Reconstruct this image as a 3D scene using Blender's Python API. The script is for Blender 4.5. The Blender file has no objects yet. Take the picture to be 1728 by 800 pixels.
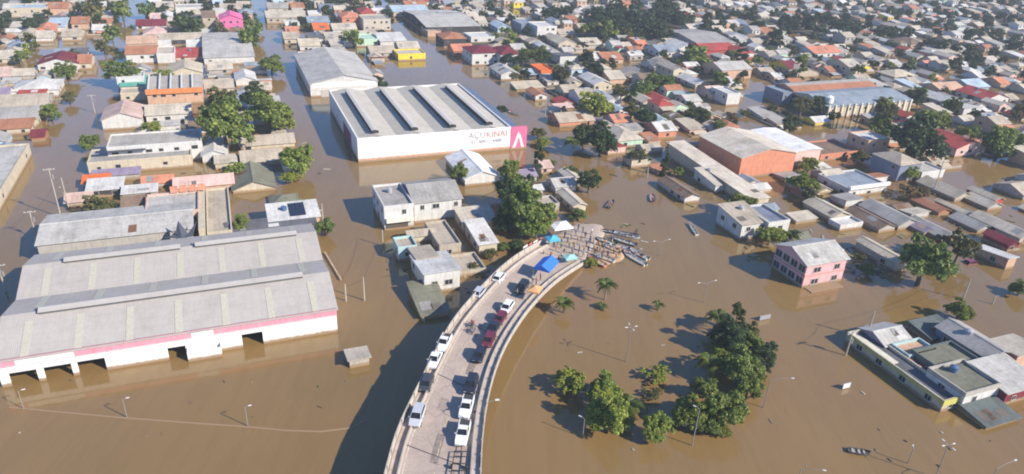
import bpy, math, random
import numpy as np
from mathutils import Vector, Matrix, noise

random.seed(7)
scene = bpy.context.scene
COL = scene.collection

# ------------------------------------------------------------------ camera
F = 1210.0                       # focal length in photo pixels (photo 1728 x 800)
PITCH, ROLL, AZ = (math.radians(a) for a in (26.304, -2.918, -22.62))
HC = 70.0                        # camera height above the flood water
_c, _s = math.cos(PITCH), math.sin(PITCH)
_fwd, _right, _down = Vector((0, _c, -_s)), Vector((1, 0, 0)), Vector((0, -_s, -_c))
_cr, _sr = math.cos(ROLL), math.sin(ROLL)
CX = _cr * _right + _sr * _down
CY = -_sr * _right + _cr * _down
CZ = _fwd
C0 = Vector((0, 0, HC))
cam_d = bpy.data.cameras.new('camera')
cam_d.sensor_fit = 'HORIZONTAL'; cam_d.sensor_width = 36.0
cam_d.lens = F / 1728 * 36.0
cam_d.clip_start = 1.0; cam_d.clip_end = 12000
cam = bpy.data.objects.new('camera', cam_d); COL.objects.link(cam)
mw = Matrix.Identity(4)
for r in range(3):
    mw[r][0], mw[r][1], mw[r][2], mw[r][3] = CX[r], -CY[r], -CZ[r], C0[r]
cam.matrix_world = mw
scene.camera = cam

# ------------------------------------------------------------------ light
SUN_EL, SUN_AZ = math.radians(32.5), math.radians(116.0)      # azimuth clockwise from +Y
world = bpy.data.worlds.new('World'); scene.world = world; world.use_nodes = True
wn = world.node_tree; wn.nodes.clear()
sky = wn.nodes.new('ShaderNodeTexSky'); sky.sky_type = 'NISHITA'; sky.sun_disc = False
sky.sun_elevation = SUN_EL; sky.sun_rotation = SUN_AZ
sky.altitude = 50; sky.air_density = 1.0; sky.dust_density = 0.0; sky.ozone_density = 4.0
bg = wn.nodes.new('ShaderNodeBackground'); bg.inputs[1].default_value = 0.112
wo = wn.nodes.new('ShaderNodeOutputWorld')
hue = wn.nodes.new('ShaderNodeMix'); hue.data_type = 'RGBA'; hue.blend_type = 'MULTIPLY'; hue.inputs[0].default_value = 1.0
hue.inputs[7].default_value = (.69, .90, 1.15, 1)      # deep clear morning blue
wn.links.new(sky.outputs[0], hue.inputs[6]); wn.links.new(hue.outputs[2], bg.inputs[0]); wn.links.new(bg.outputs[0], wo.inputs[0])
sd = bpy.data.lights.new('sun', 'SUN'); sd.energy = 5.0; sd.angle = math.radians(0.5); sd.color = (1.0, 0.905, 0.76)
sun = bpy.data.objects.new('sun', sd); COL.objects.link(sun)
SUND = Vector((math.sin(SUN_AZ) * math.cos(SUN_EL), math.cos(SUN_AZ) * math.cos(SUN_EL), math.sin(SUN_EL)))
sun.rotation_euler = SUND.to_track_quat('Z', 'Y').to_euler()
scene.view_settings.view_transform = 'Standard'; scene.view_settings.look = 'None'
scene.view_settings.exposure = 0.58; scene.view_settings.gamma = 1.0
scene.view_settings.use_curve_mapping = False
scene.render.engine = 'CYCLES'
scene.cycles.use_denoising = True
scene.cycles.max_bounces = 5; scene.cycles.diffuse_bounces = 2; scene.cycles.glossy_bounces = 3
scene.cycles.transmission_bounces = 2; scene.cycles.volume_bounces = 0; scene.cycles.transparent_max_bounces = 4
scene.cycles.sample_clamp_indirect = 4.0
scene.cycles.filter_width = 1.9

# ------------------------------------------------------------------ pixel <-> world
U = Vector((math.cos(AZ), -math.sin(AZ), 0))     # along the cross streets
V = Vector((math.sin(AZ), math.cos(AZ), 0))      # along the streets, away from the camera
ROTZ = math.atan2(U.y, U.x)

def px(x, y, z=0.0):
    d = CX * ((x - 864) / F) + CY * ((y - 400) / F) + CZ
    return C0 + d * ((z - HC) / d.z)

def proj(p):
    q = Vector(p) - C0
    z = q.dot(CZ)
    return 864 + F * q.dot(CX) / z, 400 + F * q.dot(CY) / z

def uv(p): return p.dot(U), p.dot(V)
def uvw(u, v, z=0.0):
    p = U * u + V * v
    return Vector((p.x, p.y, z))

def mpp(p):                                       # metres per photo pixel at a point
    return (Vector(p) - C0).dot(CZ) / F

def span(p0, axis, target, which):
    """length along axis from p0 until the projected pixel coordinate reaches target"""
    q = p0 - C0
    C = CX if which == 'x' else CY
    t = (target - (864 if which == 'x' else 400)) / F
    return (t * q.dot(CZ) - q.dot(C)) / (axis.dot(C) - t * axis.dot(CZ))

# ------------------------------------------------------------------ materials
_mats = {}
def _new(name):
    m = bpy.data.materials.new(name); m.use_nodes = True
    nt = m.node_tree
    return m, nt, nt.nodes['Principled BSDF']

def _noise(nt, vec, scale, detail=4, rough=.6):
    n = nt.nodes.new('ShaderNodeTexNoise'); n.inputs['Scale'].default_value = scale
    n.inputs['Detail'].default_value = detail; n.inputs['Roughness'].default_value = rough
    nt.links.new(vec, n.inputs['Vector']); return n.outputs[0]

def _ramp(nt, fac, stops):
    r = nt.nodes.new('ShaderNodeValToRGB'); e = r.color_ramp.elements
    while len(e) < len(stops): e.new(.5)
    for el, (p, c) in zip(e, stops): el.position = p; el.color = (*c, 1) if len(c) == 3 else c
    nt.links.new(fac, r.inputs[0]); return r.outputs[0]

def _mix(nt, fac, a, b, mode='MIX'):
    m = nt.nodes.new('ShaderNodeMix'); m.data_type = 'RGBA'; m.blend_type = mode
    if isinstance(fac, (int, float)): m.inputs[0].default_value = fac
    else: nt.links.new(fac, m.inputs[0])
    for i, s in ((6, a), (7, b)):
        if isinstance(s, tuple): m.inputs[i].default_value = (*s, 1)
        else: nt.links.new(s, m.inputs[i])
    return m.outputs[2]

def _bump(nt, b, h, strength, dist=.05):
    n = nt.nodes.new('ShaderNodeBump'); n.inputs['Strength'].default_value = strength; n.inputs['Distance'].default_value = dist
    nt.links.new(h, n.inputs['Height']); nt.links.new(n.outputs[0], b.inputs['Normal'])

def _coord(nt, scale=(1, 1, 1)):
    t = nt.nodes.new('ShaderNodeTexCoord'); mp = nt.nodes.new('ShaderNodeMapping')
    mp.inputs['Scale'].default_value = scale
    nt.links.new(t.outputs['Object'], mp.inputs[0]); return mp.outputs[0]

def mul(c, k): return tuple(min(1, x * k) for x in c)

def m_wall(c):
    k = ('wall', c)
    if k in _mats: return _mats[k]
    m, nt, b = _new('painted_wall')
    v = _coord(nt); vs = _coord(nt, (1.6, 1.6, .22))
    base = _ramp(nt, _noise(nt, v, .7, 5), [(.3, mul(c, .86)), (.65, mul(c, 1.05))])
    streak = _ramp(nt, _noise(nt, vs, 1.3, 5, .7), [(.48, (1, 1, 1)), (.72, (.62, .56, .48))])
    col = _mix(nt, .65, base, streak, 'MULTIPLY')
    # mud line left by the flood: uneven brown stain low on the wall
    g = nt.nodes.new('ShaderNodeNewGeometry'); sp = nt.nodes.new('ShaderNodeSeparateXYZ'); nt.links.new(g.outputs['Position'], sp.inputs[0])
    ad = nt.nodes.new('ShaderNodeMath'); ad.operation = 'MULTIPLY_ADD'; ad.inputs[1].default_value = -.6
    nt.links.new(_noise(nt, v, 1.1, 3), ad.inputs[0]); nt.links.new(sp.outputs[2], ad.inputs[2])
    st = _ramp(nt, ad.outputs[0], [(.05, (1, 1, 1)), (.45, (0, 0, 0))])
    col = _mix(nt, st, col, (.30, .21, .13))
    nt.links.new(col, b.inputs['Base Color']); b.inputs['Roughness'].default_value = .9; b.inputs['Specular IOR Level'].default_value = .2
    _mats[k] = m; return m

def m_roof(c, axis='x', kind='sheet', wear=1.0):
    k = ('roof', c, axis, kind, wear)
    if k in _mats: return _mats[k]
    m, nt, b = _new('corrugated_roof' if kind == 'sheet' else 'tiled_roof' if kind == 'tile' else 'flat_roof')
    v = _coord(nt)
    n1 = _noise(nt, v, .22, 5, .65); n2 = _noise(nt, v, 1.6, 4, .6)
    base = _ramp(nt, n1, [(.28, mul(c, 1 - .24 * wear)), (.5, mul(c, 1)), (.72, mul(c, 1 + .12 * wear))])
    spots = _ramp(nt, n2, [(.45, (1, 1, 1)), (.72, (.72, .69, .66))])
    col = _mix(nt, .55 * wear, base, spots, 'MULTIPLY')
    # dark run-off streaks down the slope
    vs = _coord(nt, (1.3, .12, .3) if axis == 'x' else (.12, 1.3, .3))
    col = _mix(nt, .42 * wear, col, _ramp(nt, _noise(nt, vs, 1.1, 5, .7), [(.45, (1, 1, 1)), (.7, (.66, .62, .58))]), 'MULTIPLY')
    if kind in ('sheet', 'tile'):
        w = nt.nodes.new('ShaderNodeTexWave'); w.wave_type = 'BANDS'; w.bands_direction = 'X' if axis == 'x' else 'Y'
        w.inputs['Scale'].default_value = 1.1 if kind == 'sheet' else 1.5; w.inputs['Distortion'].default_value = .15
        nt.links.new(v, w.inputs['Vector']); _bump(nt, b, w.outputs[1], .35, .05)
        # lap joints of the sheets
        w2 = nt.nodes.new('ShaderNodeTexWave'); w2.wave_type = 'BANDS'; w2.wave_profile = 'SAW'; w2.bands_direction = 'Y' if axis == 'x' else 'X'
        w2.inputs['Scale'].default_value = .16 if kind == 'sheet' else .9; nt.links.new(v, w2.inputs['Vector'])
        col = _mix(nt, .35, col, _ramp(nt, w2.outputs[1], [(.0, (.62, .6, .58)), (.06, (1, 1, 1))]), 'MULTIPLY')
    nt.links.new(col, b.inputs['Base Color']); b.inputs['Roughness'].default_value = .85; b.inputs['Specular IOR Level'].default_value = .2
    _mats[k] = m; return m

def m_plain(c, rough=.6, metal=0.0, name='paint', var=.15, scale=3.0, coat=0.0):
    k = ('plain', c, rough, metal, name)
    if k in _mats: return _mats[k]
    m, nt, b = _new(name)
    n = _noise(nt, _coord(nt), scale, 4)
    nt.links.new(_ramp(nt, n, [(.3, mul(c, 1 - var)), (.7, mul(c, 1 + var * .6))]), b.inputs['Base Color'])
    b.inputs['Roughness'].default_value = rough; b.inputs['Metallic'].default_value = metal
    if coat: b.inputs['Coat Weight'].default_value = coat; b.inputs['Coat Roughness'].default_value = .08
    _mats[k] = m; return m

def m_glass(c=(.03, .035, .045)):
    k = ('glass', c)
    if k in _mats: return _mats[k]
    m, nt, b = _new('dark_window_glass')
    nt.links.new(_ramp(nt, _noise(nt, _coord(nt), .9, 2), [(.3, mul(c, .5)), (.7, mul(c, 1.6))]), b.inputs['Base Color'])
    b.inputs['Roughness'].default_value = .12
    _mats[k] = m; return m

def m_leaf(c, name='leaves'):
    k = ('leaf', c)
    if k in _mats: return _mats[k]
    m, nt, b = _new(name)
    g = nt.nodes.new('ShaderNodeNewGeometry'); oi = nt.nodes.new('ShaderNodeObjectInfo')
    isl = _ramp(nt, g.outputs['Random Per Island'], [(0, mul(c, .4)), (.5, c), (1, (min(1, c[0] * 1.7), min(1, c[1] * 1.4), c[2] * 1.1))])
    tint = _ramp(nt, oi.outputs['Random'], [(0, (.75, .85, .9)), (.5, (1, 1, 1)), (1, (1.0, .95, .7))])
    col = _mix(nt, 1.0, isl, tint, 'MULTIPLY')
    nt.links.new(col, b.inputs['Base Color']); b.inputs['Roughness'].default_value = .55
    b.inputs['Specular IOR Level'].default_value = .3
    tr = nt.nodes.new('ShaderNodeBsdfTranslucent'); nt.links.new(col, tr.inputs[0])
    mx = nt.nodes.new('ShaderNodeMixShader'); mx.inputs[0].default_value = .3
    out = nt.nodes['Material Output']
    nt.links.new(b.outputs[0], mx.inputs[1]); nt.links.new(tr.outputs[0], mx.inputs[2]); nt.links.new(mx.outputs[0], out.inputs[0])
    _mats[k] = m; return m

def m_water():
    m, nt, b = _new('muddy_flood_water')
    v = _coord(nt)
    col = _ramp(nt, _noise(nt, v, .012, 4, .55), [(.3, (.212, .134, .048)), (.5, (.246, .154, .056)), (.72, (.250, .150, .070))])
    col = _mix(nt, .35, col, _ramp(nt, _noise(nt, _coord(nt, (1, .35, 1)), .05, 5, .6), [(.35, (.80, .82, .84)), (.65, (1, 1, 1))]), 'MULTIPLY')
    col = _mix(nt, .5, col, _ramp(nt, _noise(nt, _coord(nt, (1, .10, 1)), .22, 6, .7), [(.42, (1, 1, 1)), (.5, (.90, .89, .86)), (.56, (1, 1, 1)), (.75, (1.06, 1.04, 1.0))]), 'MULTIPLY')
    nt.links.new(col, b.inputs['Base Color'])
    b.inputs['IOR'].default_value = 1.55
    rr = _ramp(nt, _noise(nt, v, .03, 3), [(.35, (.05,) * 3), (.7, (.12,) * 3)])
    nt.links.new(rr, b.inputs['Roughness'])
    h1 = _noise(nt, _coord(nt, (1, .6, 1)), 1.1, 3, .5); h2 = _noise(nt, v, .12, 2, .5)
    ad = nt.nodes.new('ShaderNodeMath'); ad.operation = 'MULTIPLY_ADD'; ad.inputs[1].default_value = 3.0
    nt.links.new(h2, ad.inputs[0]); nt.links.new(h1, ad.inputs[2])
    _bump(nt, b, ad.outputs[0], .35, .035)
    return m

def m_ground():
    m, nt, b = _new('muddy_ground')
    v = _coord(nt)
    c = _ramp(nt, _noise(nt, v, .05, 6, .65), [(.32, (.045, .058, .026)), (.46, (.085, .085, .045)), (.58, (.15, .13, .085)), (.75, (.22, .19, .145))])
    c = _mix(nt, .5, c, _ramp(nt, _noise(nt, v, .6, 4), [(.35, (.7, .7, .7)), (.7, (1, 1, 1))]), 'MULTIPLY')
    nt.links.new(c, b.inputs['Base Color']); b.inputs['Roughness'].default_value = .95
    _bump(nt, b, _noise(nt, v, 1.5, 4), .5, .2)
    return m

# ------------------------------------------------------------------ mesh helpers
class MB:
    def __init__(s): s.v, s.f, s.m = [], [], []
    def poly(s, pts, m=0):
        n = len(s.v); s.v += [tuple(p) for p in pts]; s.f.append(tuple(range(n, n + len(pts)))); s.m.append(m)
    def box(s, x0, x1, y0, y1, z0, z1, m=0):
        n = len(s.v)
        s.v += [(x, y, z) for z in (z0, z1) for y in (y0, y1) for x in (x0, x1)]
        for q in ((0, 2, 3, 1), (4, 5, 7, 6), (0, 1, 5, 4), (2, 6, 7, 3), (0, 4, 6, 2), (1, 3, 7, 5)):
            s.f.append(tuple(n + i for i in q)); s.m.append(m)
        return s
    def hexa(s, bot, top, m=0):
        n = len(s.v); s.v += [tuple(p) for p in bot] + [tuple(p) for p in top]
        for q in ((3, 2, 1, 0), (4, 5, 6, 7), (0, 1, 5, 4), (1, 2, 6, 5), (2, 3, 7, 6), (3, 0, 4, 7)):
            s.f.append(tuple(n + i for i in q)); s.m.append(m)
        return s
    def prism(s, prof, axis, a, b, m=0):
        """closed profile [(s,z)] extruded along axis ('x' or 'y') from a to b"""
        n, k = len(s.v), len(prof)
        for t in (a, b): s.v += [(t, p, z) if axis == 'x' else (p, t, z) for p, z in prof]
        for i in range(k):
            j = (i + 1) % k; s.f.append((n + i, n + j, n + k + j, n + k + i)); s.m.append(m)
        s.f.append(tuple(n + i for i in reversed(range(k)))); s.m.append(m)
        s.f.append(tuple(n + k + i for i in range(k))); s.m.append(m)
        return s
    def tube(s, pts, rad, n=6, m=0, cap=True):
        pts = [Vector(p) for p in pts]
        if not isinstance(rad, (list, tuple)): rad = [rad] * len(pts)
        base = len(s.v)
        for i, p in enumerate(pts):
            d = (pts[min(i + 1, len(pts) - 1)] - pts[max(i - 1, 0)]).normalized()
            a = d.orthogonal().normalized() if abs(d.z) < .99 else Vector((1, 0, 0))
            a = (a - d * a.dot(d)).normalized(); b = d.cross(a)
            s.v += [tuple(p + (a * math.cos(t * 2 * math.pi / n) + b * math.sin(t * 2 * math.pi / n)) * rad[i]) for t in range(n)]
        for i in range(len(pts) - 1):
            for t in range(n):
                q = base + i * n
                s.f.append((q + t, q + (t + 1) % n, q + n + (t + 1) % n, q + n + t)); s.m.append(m)
        if cap:
            s.f.append(tuple(base + t for t in reversed(range(n)))); s.m.append(m)
            s.f.append(tuple(base + (len(pts) - 1) * n + t for t in range(n))); s.m.append(m)
        return s
    def loft(s, rings, m=0, cap=True, closed=True):
        base, k = len(s.v), len(rings[0])
        for r in rings: s.v += [tuple(p) for p in r]
        for i in range(len(rings) - 1):
            for t in range(k if closed else k - 1):
                q = base + i * k
                s.f.append((q + t, q + (t + 1) % k, q + k + (t + 1) % k, q + k + t)); s.m.append(m)
        if cap and closed:
            s.f.append(tuple(base + t for t in reversed(range(k)))); s.m.append(m)
            s.f.append(tuple(base + (len(rings) - 1) * k + t for t in range(k))); s.m.append(m)
        return s
    def mesh(s, name, mats, smooth=False):
        me = bpy.data.meshes.new(name); me.from_pydata(s.v, [], s.f)
        for m in (mats if isinstance(mats, (list, tuple)) else [mats]): me.materials.append(m)
        if any(s.m): me.polygons.foreach_set('material_index', s.m)
        if smooth: me.polygons.foreach_set('use_smooth', [True] * len(s.f))
        me.update(); return me
    def build(s, name, mats, parent=None, smooth=False):
        return link(name, s.mesh(name, mats, smooth), parent)

def link(name, data, parent=None, loc=None, rotz=None, scale=None):
    o = bpy.data.objects.new(name, data); COL.objects.link(o)
    if parent: o.parent = parent
    if loc is not None: o.location = loc
    if rotz is not None: o.rotation_euler = (0, 0, rotz)
    if scale is not None: o.scale = scale
    return o

AUTO = []                                          # things whose label is completed at the end
def tag(o, label, cat, group=None):
    o['label'] = label; o['category'] = cat
    if group: o['group'] = group
    return o
def thing(name, label, cat, loc=(0, 0, 0), rotz=0.0, group=None):
    o = link(name, None, None, loc, rotz); o.empty_display_size = .5
    return tag(o, label, cat, group)
def structure(o): o['kind'] = 'structure'; return o
def auto(o, desc, cat, group, at=None):
    o['category'] = cat; o['group'] = group
    AUTO.append((o, desc, Vector(at) if at is not None else o.location.copy()))
    return o

# ------------------------------------------------------------------ setting: ground and water
STREETS = (-42.0, 23.0, 93.0, 163.0, 233.0, 303.0, 373.0, 443.0, 513.0, 583.0, 653.0)
def near_street(u, half=6.5):
    return min(abs(u - s) for s in STREETS) < half
def dry(u, v):
    """0..1: how far a spot stands out of the flood"""
    n = noise.noise(Vector((u * .018, v * .018, 3.1))) + .5 * noise.noise(Vector((u * .06, v * .06, 9.7)))
    start = 320 if u < 100 else 205
    t = (v - start) / 90.0 + n * .9
    if u > 110: t += .3
    return max(0.0, min(1.0, t))
def ground_mesh():
    us = [-2000, -1200, -600, -260] + [(-200 + 6 * i) for i in range(160)] + [800, 1000, 1800, 2500]
    vs = [-600, -300, 0, 100] + [(150 + 6 * i) for i in range(95)] + [760, 900, 1500, 2500]
    vs_, idx = [], {}
    for j, v in enumerate(vs):
        for i, u in enumerate(us):
            z = -2.6
            if -200 < u < 760 and 200 < v < 715:
                d = dry(u, v)
                if near_street(u, 7): d *= .35
                z = -2.6 + d * 2.6 + d * (.18 + .22 * noise.noise(Vector((u * .09, v * .09, 1.7))))
            elif v >= 715: z = .12
            p = uvw(u, v, z); vs_.append((p.x, p.y, p.z))
    n = len(us)
    fs = [(j * n + i, j * n + i + 1, (j + 1) * n + i + 1, (j + 1) * n + i) for j in range(len(vs) - 1) for i in range(n - 1)]
    me = bpy.data.meshes.new('ground'); me.from_pydata(vs_, [], fs); me.materials.append(m_ground())
    me.polygons.foreach_set('use_smooth', [True] * len(fs)); me.update(); return me
structure(link('ground', ground_mesh()))
wb = MB(); wb.poly([uvw(-2000, -600), uvw(2500, -600), uvw(2500, 2500), uvw(-2000, 2500)])
structure(wb.build('water', m_water()))

# ------------------------------------------------------------------ houses
PAL = dict(tan=(.45, .39, .31), ltan=(.52, .465, .38), grey=(.36, .345, .325), lgrey=(.48, .465, .435), dgrey=(.13, .135, .15),
           white=(.60, .59, .565), terra=(.42, .19, .11), orange=(.72, .17, .05), red=(.40, .075, .065), dred=(.19, .035, .05),
           brown=(.23, .165, .12), blue=(.27, .315, .37), sky=(.42, .52, .60), green=(.13, .40, .32), olive=(.20, .20, .15),
           rose=(.58, .42, .36), pink=(.78, .17, .38), salmon=(.60, .25, .155), cream=(.55, .48, .365), yellow=(.80, .60, .06),
           peach=(.56, .37, .26), brick=(.36, .14, .09), teal=(.125, .15, .145), cyan=(.40, .56, .57), mint=(.48, .66, .52),
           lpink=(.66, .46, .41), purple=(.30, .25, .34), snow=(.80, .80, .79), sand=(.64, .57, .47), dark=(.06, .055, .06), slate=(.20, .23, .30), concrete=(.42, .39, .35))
TILE = {'terra', 'red', 'dred', 'salmon', 'orange', 'rose'}

_win = {}
def window_mesh(kind):
    if kind not in _win:
        b = MB()
        if kind == 'pane': b.box(-.55, .55, -.03, .04, .06, 1.0)
        elif kind == 'frame':
            for a in ((-.66, -.55, 0, 1.1), (.55, .66, 0, 1.1), (-.55, .55, 1.0, 1.1), (-.035, .035, .06, 1.0)): b.box(a[0], a[1], -.06, .03, a[2], a[3])
            b.box(-.74, .74, -.13, .03, -.06, .06)
        else:
            b.box(-.55, .55, -.03, .04, .06, 1.0, 0)
            for a in ((-.66, -.55, 0, 1.1), (.55, .66, 0, 1.1), (-.55, .55, 1.0, 1.1), (-.55, .55, 0, .06)): b.box(a[0], a[1], -.06, .03, a[2], a[3], 1)
        mats = {'pane': [m_glass()], 'frame': [m_plain((.40, .37, .33), .5, name='window_frame')],
                'both': [m_glass(), m_plain((.40, .37, .33), .5, name='window_frame')]}[kind]
        _win[kind] = b.mesh('window', mats)
    return _win[kind]

def add_window(parent, loc, rotz, sx=1.0, sz=1.0, near=False):
    o = link('window', window_mesh('pane' if near else 'both'), parent, loc, rotz, (sx, 1, sz))
    if near: link('frame', window_mesh('frame'), o)
    return o

def house_meshes(W, D, ez, typ, rh, over):
    """wall and roof geometry in the house frame (x across, y away)"""
    w, r = MB(), MB()
    t, o, lift = .12, over, .02
    if typ in ('gu', 'gv'):
        S, L = (D, W) if typ == 'gu' else (W, D)
        ax = 'x' if typ == 'gu' else 'y'
        k = rh / (S / 2)
        w.prism([(0, -2), (S, -2), (S, ez), (S / 2, ez + rh), (0, ez)], ax, 0, L)
        a, c = ez - o * k + lift, ez + rh + lift
        r.prism([(-o, a), (S / 2, c), (S + o, a), (S + o, a + t), (S / 2, c + t), (-o, a + t)], ax, -o, L + o)
    elif typ in ('sh', 'sb'):
        z0, z1 = (ez, ez + rh) if typ == 'sh' else (ez + rh, ez)
        k = (z1 - z0) / D
        w.prism([(0, -2), (D, -2), (D, z1), (0, z0)], 'x', 0, W)
        a, c = z0 - o * k + lift, z1 + o * k + lift
        r.prism([(-o, a), (D + o, c), (D + o, c + t), (-o, a + t)], 'x', -o, W + o)
    elif typ == 'hp':
        w.box(0, W, 0, D, -2, ez)
        a, c = ez - .12 + lift, ez + rh
        if W >= D: ra, rb = Vector((D / 2, D / 2, c)), Vector((W - D / 2, D / 2, c))
        else: ra, rb = Vector((W / 2, W / 2, c)), Vector((W / 2, D - W / 2, c))
        e = [Vector((-o, -o, a)), Vector((W + o, -o, a)), Vector((W + o, D + o, a)), Vector((-o, D + o, a))]
        n = len(r.v); r.v += [tuple(p) for p in e] + [tuple(p + Vector((0, 0, .1))) for p in e] + [tuple(ra), tuple(rb)]
        q = [(3, 2, 1, 0), (0, 1, 5, 4), (1, 2, 6, 5), (2, 3, 7, 6), (3, 0, 4, 7)]
        q += [(4, 5, 9, 8), (5, 6, 9), (6, 7, 8, 9), (7, 4, 8)] if W >= D else [(4, 5, 8), (5, 6, 9, 8), (6, 7, 9), (7, 4, 8, 9)]
        for f in q: r.f.append(f); r.m.append(0)
    else:
        w.box(0, W, 0, D, -2, ez - .12)
        r.box(-.0, W + .0, -.0, D + .0, ez - .118, ez)
    return w, r

FOOT = []
def build_house(root, W, D, ez, typ, roofc, wallc, rh=None, over=.35, near=True, wins=True, side='l', trim=None, wside=None, nofront=False):
    rc = PAL[roofc]; wc = PAL[wallc]
    if rh is None: rh = {'gu': D * .19, 'gv': W * .19, 'hp': min(W, D) * .22, 'sh': D * .12, 'sb': D * .12, 'fl': 0}[typ]; rh = min(rh, 1.9)
    if typ == 'fl': over = 0
    w, r = house_meshes(W, D, ez, typ, rh, over)
    w.build('wall', m_wall(wc), root)
    kind = 'flat' if typ == 'fl' else 'tile' if roofc in TILE else 'sheet'
    ax = 'y' if typ == 'gv' else 'x'
    rob = r.build('roof', m_roof(rc, ax, kind, 1.35), root)
    if typ in ('gu', 'gv', 'sh') and W > 3.5 and D > 3.5:
        for _ in range(random.choice((0, 1, 1, 2, 3)) if near else random.choice((0, 0, 1))):
            S, L = (W, D) if typ == 'gv' else (D, W)
            sl = rh / (S / 2) if typ != 'sh' else rh / S
            a = random.uniform(.05, .6) * L; wl = random.uniform(.9, 2.4); s0 = random.uniform(.04, .2) * S; s1 = min(s0 + random.uniform(1.2, 3.0), S * .46)
            z0, z1 = ez + sl * s0 + .145, ez + sl * s1 + .145
            if typ == 'gv': f = lambda s, t_, z: (s, t_, z)
            else: f = lambda s, t_, z: (t_, s, z)
            q = MB(); q.hexa([f(s0, a, z0), f(s1, a, z1), f(s1, a + wl, z1), f(s0, a + wl, z0)], [f(s0, a, z0 + .03), f(s1, a, z1 + .03), f(s1, a + wl, z1 + .03), f(s0, a + wl, z0 + .03)])
            q.build('patch_sheet', m_roof(random.choice(((.20, .10, .06), (.30, .29, .28), (.55, .54, .52), (.16, .14, .12), (.38, .30, .22))), ax, 'sheet'), rob)
    if W > 5 and D > 5 and ez > 1.6 and random.random() < (.3 if near else .12):
        tx, ty = W * random.uniform(.3, .7), D * random.uniform(.55, .8); zt = ez + (rh * .5 if typ != 'fl' else 0)
        q = MB(); q.tube([(tx, ty, zt - .1), (tx, ty, zt + .95), (tx, ty, zt + 1.15)], [.6, .66, .25], 12); q.build('water_tank', m_plain(random.choice(((.10, .18, .32), (.35, .36, .37), (.07, .13, .26))), .5, name='tank_plastic'), root)
    if typ == 'fl':
        p = MB(); h = .5 if near else .4; t = .22
        for a in ((-.04, W + .04, -.04, t), (-.04, W + .04, D - t, D + .04), (-.04, t, t, D - t), (W - t, W + .04, t, D - t)):
            p.box(a[0], a[1], a[2], a[3], ez - .3, ez + h)
        p.build('parapet', m_wall(PAL[trim] if trim else wc), root)
    if typ in ('gu', 'gv') and near:
        p = MB()
        if typ == 'gu': p.prism([(D / 2 - .28, ez + rh + .11), (D / 2, ez + rh + .21), (D / 2 + .28, ez + rh + .11)], 'x', -over - .02, W + over + .02)
        else: p.prism([(W / 2 - .28, ez + rh + .11), (W / 2, ez + rh + .21), (W / 2 + .28, ez + rh + .11)], 'y', -over - .02, D + over + .02)
        p.build('ridge_cap', m_roof(mul(rc, 1.12), ax, 'flat'), root)
    if wins and ez > 1.5:
        storeys = max(1, int(ez / 2.6)) if ez < 12 else 3
        for s in range(storeys):
            z = ez - 1.75 - s * 2.7 if ez >= 2 else ez - 1.25
            if z < -.3: continue
            if not nofront:
                n = max(1, min(6, int(W / 3.3)))
                for i in range(n):
                    if random.random() < (.8 if ez > 4 else .55): add_window(root, ((i + .5 + random.uniform(-.18, .18)) * W / n, -.005, z), 0, random.choice((.75, .9, 1, 1.3)), random.choice((.8, 1, 1)), near)
            n = max(1, min(4, int(D / 4.0)))
            for i in range(n):
                y = (i + .5 + random.uniform(-.15, .15)) * D / n
                if random.random() > .7: continue
                if side == 'l': add_window(root, (-.005, y, z), -math.pi / 2, 1, 1, near)
                else: add_window(root, (W + .005, y, z), math.pi / 2, 1, 1, near)

def place(x, y, w, d, z):
    p = px(x, y, z)
    W = abs(span(p, U, x + w, 'x')); D = abs(span(p, V, y - d, 'y'))
    if W < 17 and (p - C0).length > 230: D = min(D, 13.5)
    u, v = uv(p); FOOT.append((u, u + W, v, v + D))
    return Vector((p.x, p.y, 0)), W, D

def H(x, y, w, d, ez, typ, roofc, wallc, label, cat='house', name='house', **k):
    if 2.0 <= ez <= 4.2 and (px(x, y) - C0).length > 185: ez *= .74
    elif 4.2 < ez <= 6.5 and (px(x, y) - C0).length > 230: ez *= .85
    loc, W, D = place(x, y, w, d, ez)
    root = thing(name, label, cat, loc, ROTZ)
    dist = (loc - C0).length
    build_house(root, W, D, ez, typ, roofc, wallc, near=dist < 190, side='l' if x + w / 2 > 350 else 'r', **k)
    root['W'] = W; root['D'] = D
    return root, W, D

# ------------------------------------------------------------------ big warehouse in front, left
def local(root): return root
loc = px(570, 560); loc.z = 0
WH = thing('warehouse', 'huge pale grey twin-gabled warehouse with pink and white banded front, standing in brown water', 'warehouse', loc, ROTZ)
FOOT.append((uv(loc)[0] - 49, uv(loc)[0], uv(loc)[1], uv(loc)[1] + 34))
prof = [(0, 4.55), (8.6, 7.0), (17.1, 4.95), (25.4, 7.0), (33.6, 4.95)]
wb = MB()
t = .25
XL = -48.6
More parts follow.
